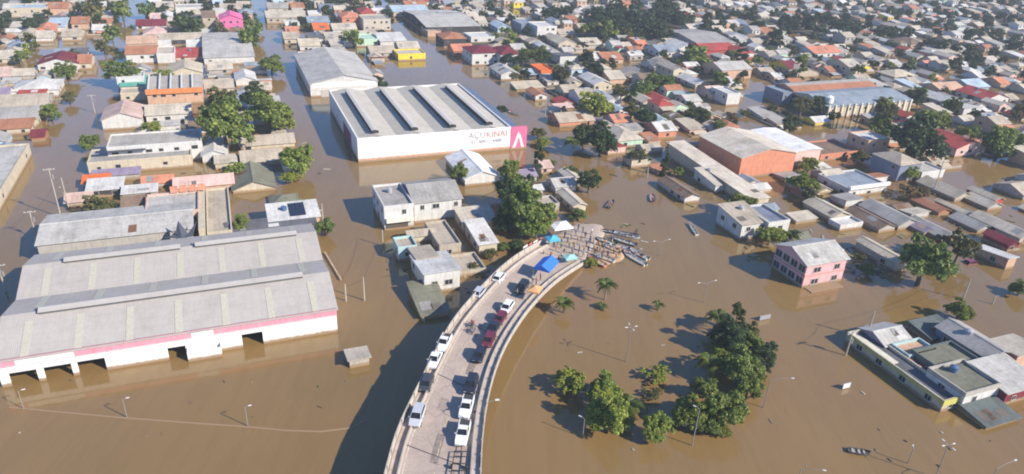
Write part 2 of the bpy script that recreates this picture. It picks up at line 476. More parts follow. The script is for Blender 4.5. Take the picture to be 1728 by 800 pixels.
# front wall pieces between door openings (x from left to right), openings sunk to the water
opens = [(-47.4, -43.9, 2.35), (-43.0, -39.4, 2.4), (-38.6, -34.9, 2.45), (-26.2, -23.6, 2.3), (-15.2, -12.0, 2.6)]
xs = XL
for a, b, top in opens:
    wb.box(xs, a, 0, t, -2, 3.5); wb.box(a, b, 0, t, top, 3.5); xs = b
wb.box(xs, 0, 0, t, -2, 3.5)
wb.prism([(t, -2), (33.6, -2), (33.6, 4.95), (25.4, 7.0), (17.1, 4.95), (8.6, 7.0), (t, 4.63)], 'x', XL, XL + t)
wb.prism([(t, -2), (33.6, -2), (33.6, 4.95), (25.4, 7.0), (17.1, 4.95), (8.6, 7.0), (t, 4.63)], 'x', -t, 0)
wb.box(XL + t, -t, 33.35, 33.6, -2, 4.95)
wb.build('wall', m_wall((.80, .79, .77)), WH)
fa = MB()
for a, b, c in ((XL - .05, -46.2, 0), (-46.2, -38.6, 1), (-38.6, -22.5, 0), (-22.5, -19.2, 1), (-19.2, .05, 0)):
    f2 = MB(); f2.box(a + .01, b - .01, -.08, t, 3.5, 4.62)
    f2.build('fascia_panel', m_wall((.72, .30, .38) if c == 0 else (.80, .78, .76)), WH)
tr = MB(); tr.box(XL - .06, .06, -.14, t, 4.62, 4.74); tr.build('gutter', m_plain((.42, .25, .26), .6), WH)
hd = MB(); hd.box(XL, 0, -.16, -.085, 3.38, 3.49); hd.build('drip_rail', m_plain((.55, .55, .56), .5), WH)
for a, b, top in opens:
    q = MB(); q.box(a - .05, b + .05, t + .02, t + .1, top - .22, top + .45); q.build('roller_door', m_plain((.22, .20, .21), .7), WH)
    q = MB(); q.box(a - .12, b + .12, -.05, .1, top - .1, top + .06); q.build('door_lintel', m_plain((.60, .58, .58), .6), WH)
# projecting loading booth
q = MB(); q.box(-23.4, -18.4, -1.5, -.04, -2, 1.2); q.box(-23.4, -18.4, -1.5, -1.38, 1.2, 1.75); q.box(-23.4, -23.28, -1.38, -.04, 1.2, 1.75); q.box(-18.52, -18.4, -1.38, -.04, 1.2, 1.75)
q.build('loading_booth', m_wall((.78, .77, .74)), WH)
roofm = m_roof((.425, .395, .365), 'x', 'sheet', .5)
for k in range(4):
    (y0, z0), (y1, z1) = prof[k], prof[k + 1]
    if k == 0: y0 -= .3; z0 -= .1
    q = MB(); q.prism([(y0, z0 + .03), (y1, z1 + .03), (y1, z1 + .15), (y0, z0 + .15)], 'x', XL - .3, .3); q.build('roof_slope', roofm, WH)
    n = 7 if k % 2 == 0 else 6
    for i in range(n):
        x = XL + (i + .45) * (-XL) / n
        g0, g1 = .04, (.80 if k == 0 else .82 if k == 2 else .6)
        if k in (1, 3): g0, g1 = .3, .94
        ya, za, yb, zb = y0 + (y1 - y0) * g0, z0 + (z1 - z0) * g0, y0 + (y1 - y0) * g1, z0 + (z1 - z0) * g1
        q = MB(); q.prism([(ya, za + .16), (yb, zb + .16), (yb, zb + .2), (ya, za + .2)], 'x', x, x + 1.05)
        q.build('skylight_strip', m_plain((.47, .45, .36), .55, name='fibreglass_skylight'), WH)
for (yr, zr, xa, xb) in ((8.6, 7.0, -43.8, -4.2), (25.4, 7.0, -42.6, -24.0), (25.4, 7.0, -21.5, -3.4)):
    q = MB(); q.prism([(yr - 1.0, zr + .42), (yr, zr + .72), (yr + 1.0, zr + .42), (yr + 1.0, zr + .50), (yr, zr + .80), (yr - 1.0, zr + .50)], 'x', xa, xb)
    v1 = q.build('ridge_vent', m_roof((.45, .42, .39), 'x', 'sheet', .4), WH)
    q = MB(); q.box(xa + .1, xb - .1, yr - .75, yr - .68, zr - .2, zr + .48); q.box(xa + .1, xb - .1, yr + .68, yr + .75, zr - .2, zr + .48)
    q.build('louvre', m_plain((.12, .12, .12), .8), v1)
# rear annex with a low roof
H(62, 414, 262, 50, 4.0, 'gu', 'lgrey', 'concrete', 'long low pale grey annex roof adjoining the back of the huge warehouse', 'annex', 'annex', rh=1.1, wins=False)
# torn sheet metal on the annex roof
loc = px(307, 402, 4.6)
cs = MB()
def crump(pts, th=.05):
    a = [Vector(p) for p in pts]; nrm = (a[1] - a[0]).cross(a[2] - a[0]).normalized() * th
    n = len(cs.v); cs.v += [tuple(p) for p in a] + [tuple(p + nrm) for p in a]
    cs.f += [(n, n + 1, n + 2), (n + 5, n + 4, n + 3), (n, n + 3, n + 4, n + 1), (n + 1, n + 4, n + 5, n + 2), (n + 2, n + 5, n + 3, n)]; cs.m += [0] * 5
for tri in (((-3.2, .6, .2), (0, 0, .0), (-1.4, 2.6, 1.4)), ((0, 0, 0), (-1.4, 2.6, 1.4), (-.6, 4.6, 4.0)), ((0, 0, 0), (-.6, 4.6, 4.0), (1.6, 1.6, .6)),
            ((0, 0, 0), (1.6, 1.6, .6), (2.8, .4, .1)), ((1.6, 1.6, .6), (4.0, 5.2, 2.7), (2.8, .4, .1)), ((-2.8, 2.6, 1.5), (0, 0, 0), (-1.2, 1.0, 1.2)), ((-4.4, 1.4, .1), (-2.6, 1.6, .5), (0, .3, .2))):
    crump(tri)
o = cs.build('crumpled_metal', m_plain((.085, .095, .12), .5, .3, 'bent_metal'))
o.location = loc; o.rotation_euler = (0, 0, ROTZ); o.scale = (.72, .72, .6)
tag(o, 'heap of crumpled dark metal roof sheets lying on the pale annex roof', 'debris')

# ------------------------------------------------------------------ white warehouse with the company sign
loc = px(605, 275); loc.z = 0
AC = thing('warehouse', 'large white warehouse with four roof vents and a pink sign corner', 'warehouse', loc, ROTZ)
uu, vv = uv(loc); FOOT.append((uu - 1, uu + 50, vv, vv + 51))
W, D, E = 44.0, 50.0, 6.2
wb = MB(); wb.box(0, W, 0, D, 1.1, E); wb.build('wall', m_wall((.80, .79, .78)), AC)
wb = MB(); wb.box(.02, W - .02, .03, D - .02, -2, 1.1); wb.build('base_wall', m_wall((.60, .36, .26)), AC)
wb = MB(); wb.box(-.03, .3, 10, 23, -.5, 4.9); wb.build('side_panel', m_wall((.30, .10, .16)), AC)
for k in range(4):
    x0, x1 = k * 11.0, k * 11.0 + 11.0
    for a, b, za, zb, c in ((x0, x0 + 5.5, E + .05, E + 1.0, (.46, .43, .37)), (x0 + 5.5, x1, E + 1.0, E + .05, (.52, .485, .42))):  # slopes turned from the sun get a darker tone, shading painted in
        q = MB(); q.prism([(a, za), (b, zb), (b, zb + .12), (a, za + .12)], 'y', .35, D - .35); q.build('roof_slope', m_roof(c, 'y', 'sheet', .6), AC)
    xr, zr = x0 + 5.2, E + 1.0
    q = MB(); q.prism([(xr - .88, zr + .95), (xr, zr + 1.05), (xr + 1.2, zr + .75), (xr + 1.2, zr + .85), (xr, zr + 1.17), (xr - .88, zr + 1.07)], 'y', 2.2, 43.5)
    v1 = q.build('ridge_vent', m_roof((.50, .47, .44), 'y', 'sheet', .4), AC)
    q = MB(); q.box(xr - .95, xr - .75, 2.25, 43.45, zr - .3, zr + .96); q.box(xr + .95, xr + 1.05, 2.25, 43.45, zr - .3, zr + .8); q.box(xr - .75, xr + .95, 2.25, 2.4, zr - .3, zr + .9)
    q.build('louvre', m_plain((.03, .03, .033), .9), v1)  # near-black with a widened left strip, painting in the vent's shaded side
q = MB()
for a in ((-.05, W + .05, -.05, .3), (-.05, W + .05, D - .3, D + .05), (-.05, .3, .3, D - .3), (W - .3, W + .05, .3, D - .3)): q.box(a[0], a[1], a[2], a[3], E + .002, E + .75)
q.build('parapet', m_wall((.78, .77, .76)), AC)
q = MB(); q.hexa([(W + .1, 1.2, 0), (W + 4.6, 1.2, 0), (W + 4.6, D, 0), (W + .1, D, 0)], [(W + .1, 1.2, 5.9), (W + 4.6, 1.2, 4.6), (W + 4.6, D, 4.6), (W + .1, D, 5.9)])
q.build('side_aisle', m_wall((.6, .58, .56)), AC)
q = MB(); q.hexa([(W + .1, 1.0, 5.95), (W + 5.0, 1.0, 4.6), (W + 5.0, D, 4.6), (W + .1, D, 5.95)], [(W + .1, 1.0, 6.07), (W + 5.0, 1.0, 4.72), (W + 5.0, D, 4.72), (W + .1, D, 6.07)])
q.build('aisle_roof', m_roof((.10, .15, .24), 'y'), AC)
q = MB(); q.box(W + .06, W + 5.1, -.1, .9, -2, 6.7); sg = q.build('sign_wall', m_wall((.66, .16, .30)), AC)
def letters(txt, size, x, z, col, parent, name, y=-.07):
    cu = bpy.data.curves.new('lettering', 'FONT'); cu.body = txt; cu.size = size; cu.extrude = .02
    ob = bpy.data.objects.new('lettering', cu); COL.objects.link(ob)
    bpy.context.view_layer.update()
    me = bpy.data.meshes.new_from_object(ob.evaluated_get(bpy.context.evaluated_depsgraph_get()))
    wdt = ob.dimensions.x
    bpy.data.objects.remove(ob)
    me.materials.clear(); me.materials.append(m_plain(col, .7, name='sign_paint'))
    o = link(name, me, parent, (x, y, z)); o.rotation_euler = (math.pi / 2, 0, 0)
    return wdt
x = 31.2
x += letters('AÇU', 2.5, x, 4.35, (.36, .36, .38), AC, 'lettering') + .25
x += letters('KINA', 2.5, x, 4.35, (.62, .26, .26), AC, 'lettering') + .25
letters('I', 2.5, x, 4.35, (.30, .30, .30), AC, 'lettering')
letters('51  3092 - 4400', 1.45, 32.0, 2.75, (.28, .30, .38), AC, 'lettering')
# white letter A on the pink corner
q = MB()
for pts in (((.5, .0), (1.5, .0), (2.75, 4.3), (2.35, 4.9)), ((4.3, .0), (3.4, .0), (2.35, 3.7), (2.35, 4.9), (2.75, 4.3))):
    n = len(q.v); k = len(pts)
    q.v += [(W + .1 + a, -.14, .6 + b) for a, b in pts] + [(W + .1 + a, -.1, .6 + b) for a, b in pts]
    q.f.append(tuple(range(n, n + k))); q.m.append(0)
    q.f += [(n + i, n + k + i, n + k + (i + 1) % k, n + (i + 1) % k) for i in range(k)]; q.m += [0] * k
q.build('emblem', m_wall((.80, .74, .74)), sg)

# ------------------------------------------------------------------ second white warehouse
R2, W, D = H(523, 142, 114, 50, 5.5, 'gv', 'lgrey', 'white', 'smaller white gabled warehouse standing behind the signed warehouse, across its corner', 'warehouse', 'warehouse', rh=2.6, wins=False)
q = MB(); q.box(.6, W - .6, -.06, .02, 3.2, 4.9); q.build('front_panel', m_wall((.78, .78, .76)), R2)
for i in range(3):
    q = MB(); q.box(W * (.15 + .3 * i), W * (.15 + .3 * i) + 3.6, -.1, .02, -1, 2.4); q.build('roller_door', m_plain((.45, .42, .38), .6), R2)

# ------------------------------------------------------------------ houses seen one by one (front-left eave pixel, pixel width, pixel depth, eave height)
HL = [
 # left edge
 (-150, 352, 142, 100, 4.0, 'fl', 'lgrey', 'cream', 'long pale-roofed building with cream street wall, cut by the left picture edge'),
 (-45, 206, 107, 24, 3.0, 'gu', 'grey', 'cream', 'grey-roofed house above the orange-roofed one at the left edge'),
 (-40, 221, 92, 12, 2.4, 'sh', 'terra', 'cream', 'low house with faded orange roof and cream wall at the left edge'),
 (52, 231, 22, 11, 1.4, 'gu', 'dred', 'brick', 'tiny maroon-roofed shed at the street end of the orange-roofed house'),
 (-20, 182, 98, 20, 2.6, 'gu', 'tan', 'concrete', 'wide tan-roofed house in front of the red awning, left side'),
 (30, 161, 46, 11, 2.8, 'sh', 'red', 'white', 'red lean-to awning roof beside the white hipped house'),
 (18, 154, 78, 27, 3.4, 'hp', 'white', 'white', 'white hip-roofed house with pale pink tint beside the left street'),
 (-30, 166, 44, 14, 2.6, 'gu', 'purple', 'white', 'dull purple roof at the left edge beside the red awning'),
 (63, 109, 68, 14, 3.6, 'gv', 'dred', 'white', 'white gable-fronted house with dark red roof beside the flooded lagoon'),
 (131, 107, 22, 12, 3.2, 'gu', 'terra', 'cream', 'small orange-roofed wing right of the white gable-fronted house'),
 (16, 15, 62, 9, 5.0, 'fl', 'sky', 'cream', 'long pale blue-roofed block at the far top left corner'),
 (80, 14, 34, 12, 4.5, 'gu', 'terra', 'peach', 'orange-roofed building at the top edge beside the pale blue block'),
 (57, 52, 32, 14, 4.0, 'gv', 'salmon', 'salmon', 'salmon-red house behind the lagoon at far left'),
 (78, 46, 32, 14, 3.2, 'sh', 'sky', 'white', 'pale blue sheet roof right behind the salmon-red house'),
 (120, 40, 28, 16, 4.0, 'gu', 'terra', 'peach', 'bright orange-tiled house among trees above the lagoon'),
 (30, 60, 26, 14, 4.2, 'hp', 'tan', 'lgrey', 'tan hip-roofed grey house at the lagoon edge, far left'),
 (60, 64, 28, 8, 2.6, 'gu', 'ltan', 'white', 'small pale house on the lagoon bank'),
 (104, 62, 32, 12, 2.6, 'gu', 'tan', 'cream', 'low tan roof at the lagoon bank under the bright orange house'),
 # block between the left and the middle street, from far to near
 (212, 92, 52, 12, 4.6, 'gu', 'terra', 'white', 'white two-storey row with terracotta roof and a line of windows by the left street'),
 (214, 74, 50, 9, 6.0, 'gu', 'peach', 'cream', 'taller peach-roofed rear wing above the terracotta row'),
 (264, 92, 30, 12, 4.6, 'fl', 'ltan', 'white', 'white flat-topped block with big dark windows right of the terracotta row'),
 (297, 97, 44, 10, 2.2, 'sh', 'red', 'rose', 'flat red lean-to roof between white block and grey hall'),
 (344, 98, 85, 42, 4.0, 'gu', 'lgrey', 'white', 'big pale grey gabled hall beside the middle street at far left'),
 (265, 68, 75, 8, 3.4, 'gu', 'tan', 'dark', 'wide tan gable over a dark open shed near the pale grey hall'),  # shadow inside the open shed is painted as near-black walls
 (262, 80, 26, 8, 2.6, 'gu', 'white', 'white', 'small white roof under the wide tan gable'),
 (316, 80, 28, 9, 2.6, 'gu', 'white', 'white', 'small white roof touching the pale grey hall'),
 (243, 58, 38, 12, 3.0, 'hp', 'lpink', 'white', 'pale pink hip-roofed house above the white two-storey row'),
 (230, 44, 50, 8, 2.6, 'gu', 'dred', 'white', 'long dark red roof with white edge in the far left block'),
 (254, 33, 16, 8, 3.0, 'gu', 'lpink', 'lpink', 'little pale pink house behind the long dark red roof'),
 (272, 29, 18, 8, 3.4, 'gv', 'white', 'white', 'little white gabled house behind the long dark red roof'),
 (296, 14, 46, 6, 5.0, 'fl', 'lgrey', 'white', 'long white two-storey block near the top of the far left block'),
 (264, 12, 28, 8, 3.2, 'gu', 'ltan', 'cream', 'cream house left of the long white two-storey block'),
 (318, 25, 20, 6, 3.0, 'gu', 'cream', 'cream', 'pale yellow house below the long white two-storey block'),
 (341, 29, 22, 8, 6.0, 'gu', 'brown', 'tan', 'narrow tan block left of the bright pink building'),
 (371, 33, 38, 10, 6.5, 'gv', 'pink', 'pink', 'bright pink three-storey building in the far left block'),
 (372, 16, 34, 7, 3.0, 'gu', 'tan', 'rose', 'tan house right behind the bright pink building'),
 (203, 146, 42, 12, 3.4, 'sh', 'green', 'white', 'house with teal green lean-to roof under trees by the left street'),
 (196, 132, 46, 9, 5.4, 'fl', 'white', 'white', 'white slab-topped house right behind the teal green roof'),
 (203, 159, 42, 9, 3.6, 'fl', 'tan', 'cream', 'cream house with pergola terrace in front of the teal green roof'),
 (283, 124, 58, 18, 3.6, 'gv', 'cream', 'cream', 'cream gable-roofed house above the orange-banded building'),
 (247, 156, 94, 28, 5.2, 'sh', 'concrete', 'peach', 'long building with grey ribbed roof and orange front band'),
 (171, 203, 67, 26, 4.2, 'gv', 'rose', 'white', 'white gable-fronted house with dusty pink tiled roof by the left street'),
 (246, 195, 76, 15, 3.4, 'gu', 'ltan', 'white', 'long white house with tan roof beside the big dark tree'),
 (180, 251, 160, 22, 5.0, 'fl', 'concrete', 'white', 'long building with white parapets behind the solar-panelled one'),
 (147, 277, 176, 22, 4.0, 'fl', 'grey', 'cream', 'long stained cream building with a row of solar panels on its grey roof'),
 (341, 263, 42, 26, 3.2, 'gv', 'white', 'white', 'white gabled end house right of the white-parapet building'),
 (155, 299, 80, 8, 1.5, 'sh', 'purple', 'concrete', 'thin grey awning roof along the foot of the stained cream building'),
 (139, 310, 44, 10, 1.4, 'sh', 'orange', 'white', 'bright orange awning roof just above the water, left block'),
 (146, 323, 60, 15, 1.8, 'sh', 'white', 'dark', 'white awning roof over a dark carport, under the bright orange awning'),  # near-black walls stand in for the shade inside the carport
 (110, 342, 44, 15, 1.3, 'gu', 'rose', 'tan', 'low dusty pink roof beside the round bush, left block'),
 (240, 311, 52, 13, 1.2, 'gu', 'salmon', 'white', 'half-sunk terracotta roof with white edge, left block'),
 (206, 328, 58, 10, 1.9, 'sh', 'white', 'concrete', 'narrow white sheet roof above the small orange brick house'),
 (294, 318, 100, 17, 2.0, 'gu', 'lpink', 'peach', 'long pale pinkish roof in the middle of the left block'),
 (206, 349, 37, 17, 3.8, 'gu', 'brown', 'salmon', 'small orange brick house with brown roof and a wide dark opening'),
 (244, 366, 92, 34, 4.2, 'fl', 'lgrey', 'rose', 'square pale grey flat roof right of the small orange brick house'),
 (350, 396, 42, 74, 2.6, 'fl', 'tan', 'cream', 'long tan yard roof with a tall cream side wall'),
 (393, 322, 72, 34, .8, 'gv', 'olive', 'cream', 'nearly drowned dark gable with pale yellow front triangle'),
 (405, 247, 92, 15, 2.2, 'gu', 'tan', 'cream', 'long tan-roofed cream house behind the round green tree'),
 (408, 275, 70, 19, 1.6, 'gu', 'tan', 'peach', 'low tan roof with orange wall left of the round green tree'),
 (455, 374, 84, 22, 2.6, 'sh', 'white', 'peach', 'white sheet-roofed shed with dark blue solar panels by the middle street'),
 (458, 347, 46, 16, .6, 'hp', 'olive', 'tan', 'half-sunk rounded dark roof above the white solar shed'),
 (383, 395, 150, 14, 2.2, 'sh', 'dgrey', 'concrete', 'dark low lean-to between the huge warehouse and the white solar shed'),
 (398, 136, 34, 13, 3.2, 'gv', 'white', 'white', 'white gabled house left of the middle street above the massive trees'),
 (346, 150, 48, 12, 2.6, 'gu', 'tan', 'cream', 'tan roof right of the orange-banded building'),
 (352, 118, 40, 10, 2.6, 'gu', 'ltan', 'concrete', 'pale roof below the big pale grey hall'),
 (20, 128, 36, 9, 2.4, 'gu', 'ltan', 'concrete', 'pale roof above the white hip-roofed house, left'),
 (-10, 100, 46, 12, 2.6, 'gu', 'ltan', 'cream', 'wide pale roof at the left edge beside the lagoon'),
 (-20, 130, 36, 14, 2.6, 'gu', 'rose', 'cream', 'rosy roof at the left edge above the purple one'),
 # block between the middle and the right street
 (450, 30, 66, 10, 4.0, 'gu', 'ltan', 'tan', 'long tan hall beside the middle street near the top'),
 (452, 14, 34, 8, 3.4, 'gu', 'grey', 'cream', 'grey-roofed house behind the long tan hall'),
 (492, 14, 22, 8, 3.2, 'gu', 'terra', 'rose', 'brownish red roof right behind the long tan hall'),
 (577, 30, 32, 12, 6.0, 'hp', 'salmon', 'salmon', 'coral red two-storey house near the top centre'),
 (609, 22, 24, 9, 6.0, 'hp', 'red', 'salmon', 'red hip-roofed twin right of the coral red house'),
 (613, 34, 46, 8, 6.5, 'fl', 'concrete', 'ltan', 'plain beige block with a dark shaded flank near the top centre'),
 (530, 50, 25, 8, 3.0, 'gu', 'orange', 'tan', 'little orange roof left of the beige block'),
 (562, 50, 40, 7, 3.2, 'gu', 'ltan', 'white', 'long pale house below the coral red house'),
 (480, 66, 24, 9, 3.2, 'gu', 'tan', 'cream', 'tan house at the middle street behind the smaller white warehouse'),
 (506, 78, 34, 10, 3.0, 'gu', 'cream', 'white', 'cream roof touching the back of the smaller white warehouse'),
 (484, 56, 20, 8, 3.0, 'gu', 'salmon', 'cream', 'small salmon roof beside the middle street, top centre'),
 (598, 68, 40, 9, 4.0, 'fl', 'mint', 'mint', 'pale green and white block above the flooded lot'),
 (642, 70, 44, 9, 3.6, 'sh', 'white', 'white', 'white-roofed market hall right of the pale green block'),
 (674, 82, 34, 8, 3.6, 'gu', 'ltan', 'cream', 'tan roof directly behind the yellow shop'),
 (672, 93, 46, 8, 3.4, 'fl', 'ltan', 'yellow', 'bright yellow flat-roofed shop beside the flooded lot'),
 (626, 90, 42, 9, 2.6, 'gu', 'tan', 'concrete', 'tan sheds left of the bright yellow shop'),
 (540, 16, 26, 8, 3.0, 'gu', 'slate', 'concrete', 'slate grey roof near the top centre, left of the coral house'),
 (520, 38, 36, 10, 3.0, 'gu', 'blue', 'concrete', 'long slanting blue-grey roof between tan hall and beige block'),
 (648, 352, 50, 36, 5.3, 'fl', 'grey', 'white', 'grey-roofed three-storey flats with open balcony, left half of the riverside pair'),
 (699, 343, 80, 34, 5.0, 'gu', 'grey', 'white', 'white two-storey house with grey roof, right half of the riverside pair'),
 (785, 303, 58, 38, 1.9, 'gv', 'snow', 'white', 'bright white canopy roof in front of the signed warehouse'),
 (783, 378, 55, 20, 2.4, 'sh', 'ltan', 'cream', 'tan lean-to roof right of the riverside pair'),
 (809, 413, 30, 32, 2.6, 'sh', 'white', 'cream', 'narrow white-roofed shed nearest the bridge ramp'),
 (742, 418, 36, 40, 2.0, 'fl', 'tan', 'tan', 'tan yard roof between the riverside pair and the narrow white shed'),
 (672, 421, 32, 17, 2.8, 'fl', 'tan', 'cyan', 'small flat house with pale turquoise wall beside the middle street'),
 (704, 443, 34, 24, 3.0, 'sb', 'tan', 'concrete', 'grey-tan roof wedged behind the square white house'),
 (716, 472, 60, 40, 3.2, 'sb', 'white', 'white', 'square white-roofed house close to the bridge'),
 (712, 533, 46, 46, .9, 'sh', 'olive', 'concrete', 'low olive-grey roof under the bridge shadow'),
 (776, 462, 44, 28, .8, 'fl', 'tan', 'tan', 'sunken tan yard slab between the square white house and the bridge'),
 (690, 400, 46, 10, 1.8, 'gu', 'tan', 'cream', 'low tan roof in front of the grey-roofed flats'),
 (968, 348, 21, 25, 2.0, 'gv', 'ltan', 'cream', 'long tan roof at the end of the leafy point beside the landing'),
 (938, 316, 34, 14, 2.6, 'gu', 'lgrey', 'white', 'grey roof left of the white-edged roof on the leafy point'),
 (962, 304, 20, 16, 2.6, 'gv', 'ltan', 'white', 'tan roof with white slope on the leafy point by the right street'),
 (872, 300, 34, 12, 2.6, 'gu', 'purple', 'concrete', 'mauve-grey roof behind the tall dark cypress'),
 (914, 284, 18, 12, 2.4, 'gu', 'rose', 'rose', 'small reddish-edged roof right of the tall dark cypress'),
 (892, 322, 24, 8, 2.4, 'gu', 'white', 'cream', 'broken white roof between the big dark trees'),
 (906, 350, 38, 14, 1.6, 'fl', 'tan', 'concrete', 'bare tan slab beside the long tan roof on the leafy point'),
 # right of the right street
 (720, 46, 90, 28, 4.5, 'gu', 'lgrey', 'dark', 'long grey warehouse along the right street near the top'),  # wall colour holds the shade of the street side
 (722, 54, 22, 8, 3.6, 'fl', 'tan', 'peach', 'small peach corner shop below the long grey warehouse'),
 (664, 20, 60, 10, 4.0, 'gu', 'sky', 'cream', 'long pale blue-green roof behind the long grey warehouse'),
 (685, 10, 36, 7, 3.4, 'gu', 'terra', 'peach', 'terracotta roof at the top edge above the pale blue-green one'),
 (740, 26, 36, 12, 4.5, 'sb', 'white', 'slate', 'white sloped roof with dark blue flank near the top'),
 (749, 66, 38, 15, 4.5, 'hp', 'terra', 'dark', 'terracotta hip-roofed house at the right street'),  # near-black wall tone carries the shade on its left side
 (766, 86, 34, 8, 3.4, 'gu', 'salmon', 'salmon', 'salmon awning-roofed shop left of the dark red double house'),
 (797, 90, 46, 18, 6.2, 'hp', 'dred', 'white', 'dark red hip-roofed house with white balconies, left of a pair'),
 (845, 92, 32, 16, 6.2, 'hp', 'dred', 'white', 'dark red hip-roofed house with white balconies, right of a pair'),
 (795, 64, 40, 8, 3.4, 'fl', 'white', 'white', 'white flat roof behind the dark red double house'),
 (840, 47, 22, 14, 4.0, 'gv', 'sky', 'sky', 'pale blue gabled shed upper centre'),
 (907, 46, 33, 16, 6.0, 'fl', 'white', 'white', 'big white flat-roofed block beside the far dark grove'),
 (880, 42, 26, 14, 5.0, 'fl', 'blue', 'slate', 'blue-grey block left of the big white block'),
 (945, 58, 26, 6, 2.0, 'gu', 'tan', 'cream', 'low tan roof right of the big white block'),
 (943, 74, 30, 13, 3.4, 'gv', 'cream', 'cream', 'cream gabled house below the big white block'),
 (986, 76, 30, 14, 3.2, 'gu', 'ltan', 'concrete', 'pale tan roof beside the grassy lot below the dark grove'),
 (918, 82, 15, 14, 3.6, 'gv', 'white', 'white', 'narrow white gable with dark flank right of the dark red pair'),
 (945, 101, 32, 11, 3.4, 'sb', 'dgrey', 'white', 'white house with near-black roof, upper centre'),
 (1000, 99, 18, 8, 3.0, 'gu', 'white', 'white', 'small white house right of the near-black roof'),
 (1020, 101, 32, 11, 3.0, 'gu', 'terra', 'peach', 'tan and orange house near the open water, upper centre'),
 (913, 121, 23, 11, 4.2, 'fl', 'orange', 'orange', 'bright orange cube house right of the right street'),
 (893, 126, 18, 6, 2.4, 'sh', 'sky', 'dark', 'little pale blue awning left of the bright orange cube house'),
 (846, 126, 30, 15, 3.2, 'gv', 'lgrey', 'white', 'white gabled house on the right street, below the dark red pair'),
 (962, 140, 20, 16, 3.0, 'gv', 'ltan', 'cream', 'tan gabled house right of the bushy tree by the orange cube'),
 (1003, 143, 30, 20, 4.0, 'gv', 'white', 'cream', 'white gabled house with a dark shaded flank, centre right'),
 (1030, 134, 26, 12, 3.2, 'gu', 'ltan', 'peach', 'peach house right of the white gabled one with dark flank'),
 (904, 162, 19, 11, 2.6, 'gv', 'terra', 'white', 'small white gable with terracotta roof standing in the right street'),
 (872, 150, 46, 8, .9, 'sh', 'cream', 'tan', 'long pale yellow sunken roof above the small terracotta gable'),
 (940, 183, 27, 5, .9, 'sh', 'lpink', 'dark', 'lone pale roof slab floating level with the right street'),
 (945, 207, 58, 14, 2.2, 'gu', 'tan', 'salmon', 'long tan house with a terracotta end at the right street'),
 (1024, 172, 24, 16, 2.8, 'gv', 'white', 'white', 'white gabled house left of the long diagonal tan roof'),
 (1086, 174, 24, 30, 2.6, 'gv', 'ltan', 'cream', 'long diagonal tan roof right of the white gabled house'),
 (1107, 172, 27, 15, 2.6, 'gv', 'red', 'rose', 'brick red roof beside the long diagonal tan roof'),
 (1137, 119, 20, 15, 5.0, 'gv', 'tan', 'cream', 'cream house with a deep blue shaded flank, upper right of centre'),
 (1174, 143, 25, 18, 2.6, 'gv', 'white', 'cream', 'long white sheet roof left of the orange-walled hall'),
 (1160, 172, 24, 10, 2.6, 'gu', 'lgrey', 'white', 'pale roof below the long white sheet roof'),
 (1228, 160, 22, 12, 5.0, 'fl', 'white', 'white', 'tall white box house by the blue-reflecting water'),
 (1202, 160, 24, 12, 3.0, 'gu', 'rose', 'lpink', 'dusty pink roof left of the tall white box house'),
 (1219, 119, 50, 16, 5.0, 'gu', 'lgrey', 'peach', 'hall with pale roof, orange front wall and dark blue flank'),
 (1113, 88, 34, 13, 3.8, 'gu', 'blue', 'white', 'blue-grey roof with white gable left of the twin white houses'),
 (1146, 82, 34, 16, 4.4, 'gv', 'white', 'white', 'white gabled villa left of the brick red terrace'),
 (1180, 75, 62, 24, 3.6, 'gu', 'grey', 'concrete', 'long grey roof behind the brick red terrace'),
 (1190, 86, 54, 11, 3.0, 'gu', 'red', 'red', 'long brick red terrace, upper right of centre'),
 (1247, 90, 26, 14, 3.2, 'hp', 'red', 'white', 'small red hip-roofed house right of the brick red terrace'),
 (1375, 90, 46, 19, 4.0, 'gu', 'salmon', 'white', 'wide red-roofed house with a blue shaded flank, upper right'),
 (1433, 113, 22, 16, 5.0, 'gu', 'ltan', 'cream', 'yellowish box house with brown flank behind the school'),
 (1333, 116, 20, 12, 3.6, 'gu', 'dred', 'yellow', 'little yellow house with brown roof behind the school'),
 (1346, 124, 36, 14, 2.6, 'gv', 'tan', 'tan', 'tan roof beside the little yellow house'),
 (1043, 238, 42, 22, 3.0, 'hp', 'ltan', 'mint', 'pale green house with tan hip roof by the right street'),
 (1112, 222, 30, 14, 3.4, 'gu', 'white', 'salmon', 'half-built brick house with a white roof, right of the pale green house'),
 (1268, 337, 30, 86, 3.2, 'sh', 'sand', 'cream', 'very long tan-roofed shed running beside the big brick warehouse'),
 (1208, 313, 40, 22, 3.0, 'sh', 'ltan', 'white', 'short pale wing attached to the very long tan shed'),
 (1156, 334, 25, 30, 2.2, 'gv', 'brown', 'white', 'brown-roofed house with white gable at the wide crossing'),
 (1252, 267, 92, 38, 6.0, 'gv', 'sand', 'salmon', 'big brick-orange warehouse with a tan roof'),
 (1344, 256, 42, 36, 5.8, 'gv', 'snow', 'lpink', 'white-roofed bay joined to the big brick-orange warehouse'),
 (1385, 263, 66, 20, 2.4, 'fl', 'brown', 'salmon', 'low salmon-walled yard range right of the white-roofed bay'),
 (1466, 239, 36, 14, 6.2, 'fl', 'white', 'peach', 'peach tower block with white flat top at the end of the salmon range'),
 (1398, 181, 142, 26, 5.0, 'gu', 'blue', 'cream', 'long two-storey school with blue-grey roof and pillared cream front'),
 (1345, 158, 138, 16, 5.2, 'gu', 'grey', 'salmon', 'long rear school wing with an orange upper band'),
 (1322, 158, 24, 12, 5.4, 'fl', 'blue', 'slate', 'square dark blue block at the end of the school'),
 (1615, 251, 50, 22, 4.0, 'gv', 'red', 'lpink', 'red-roofed house with a pale pink gable wall mirrored in the water'),
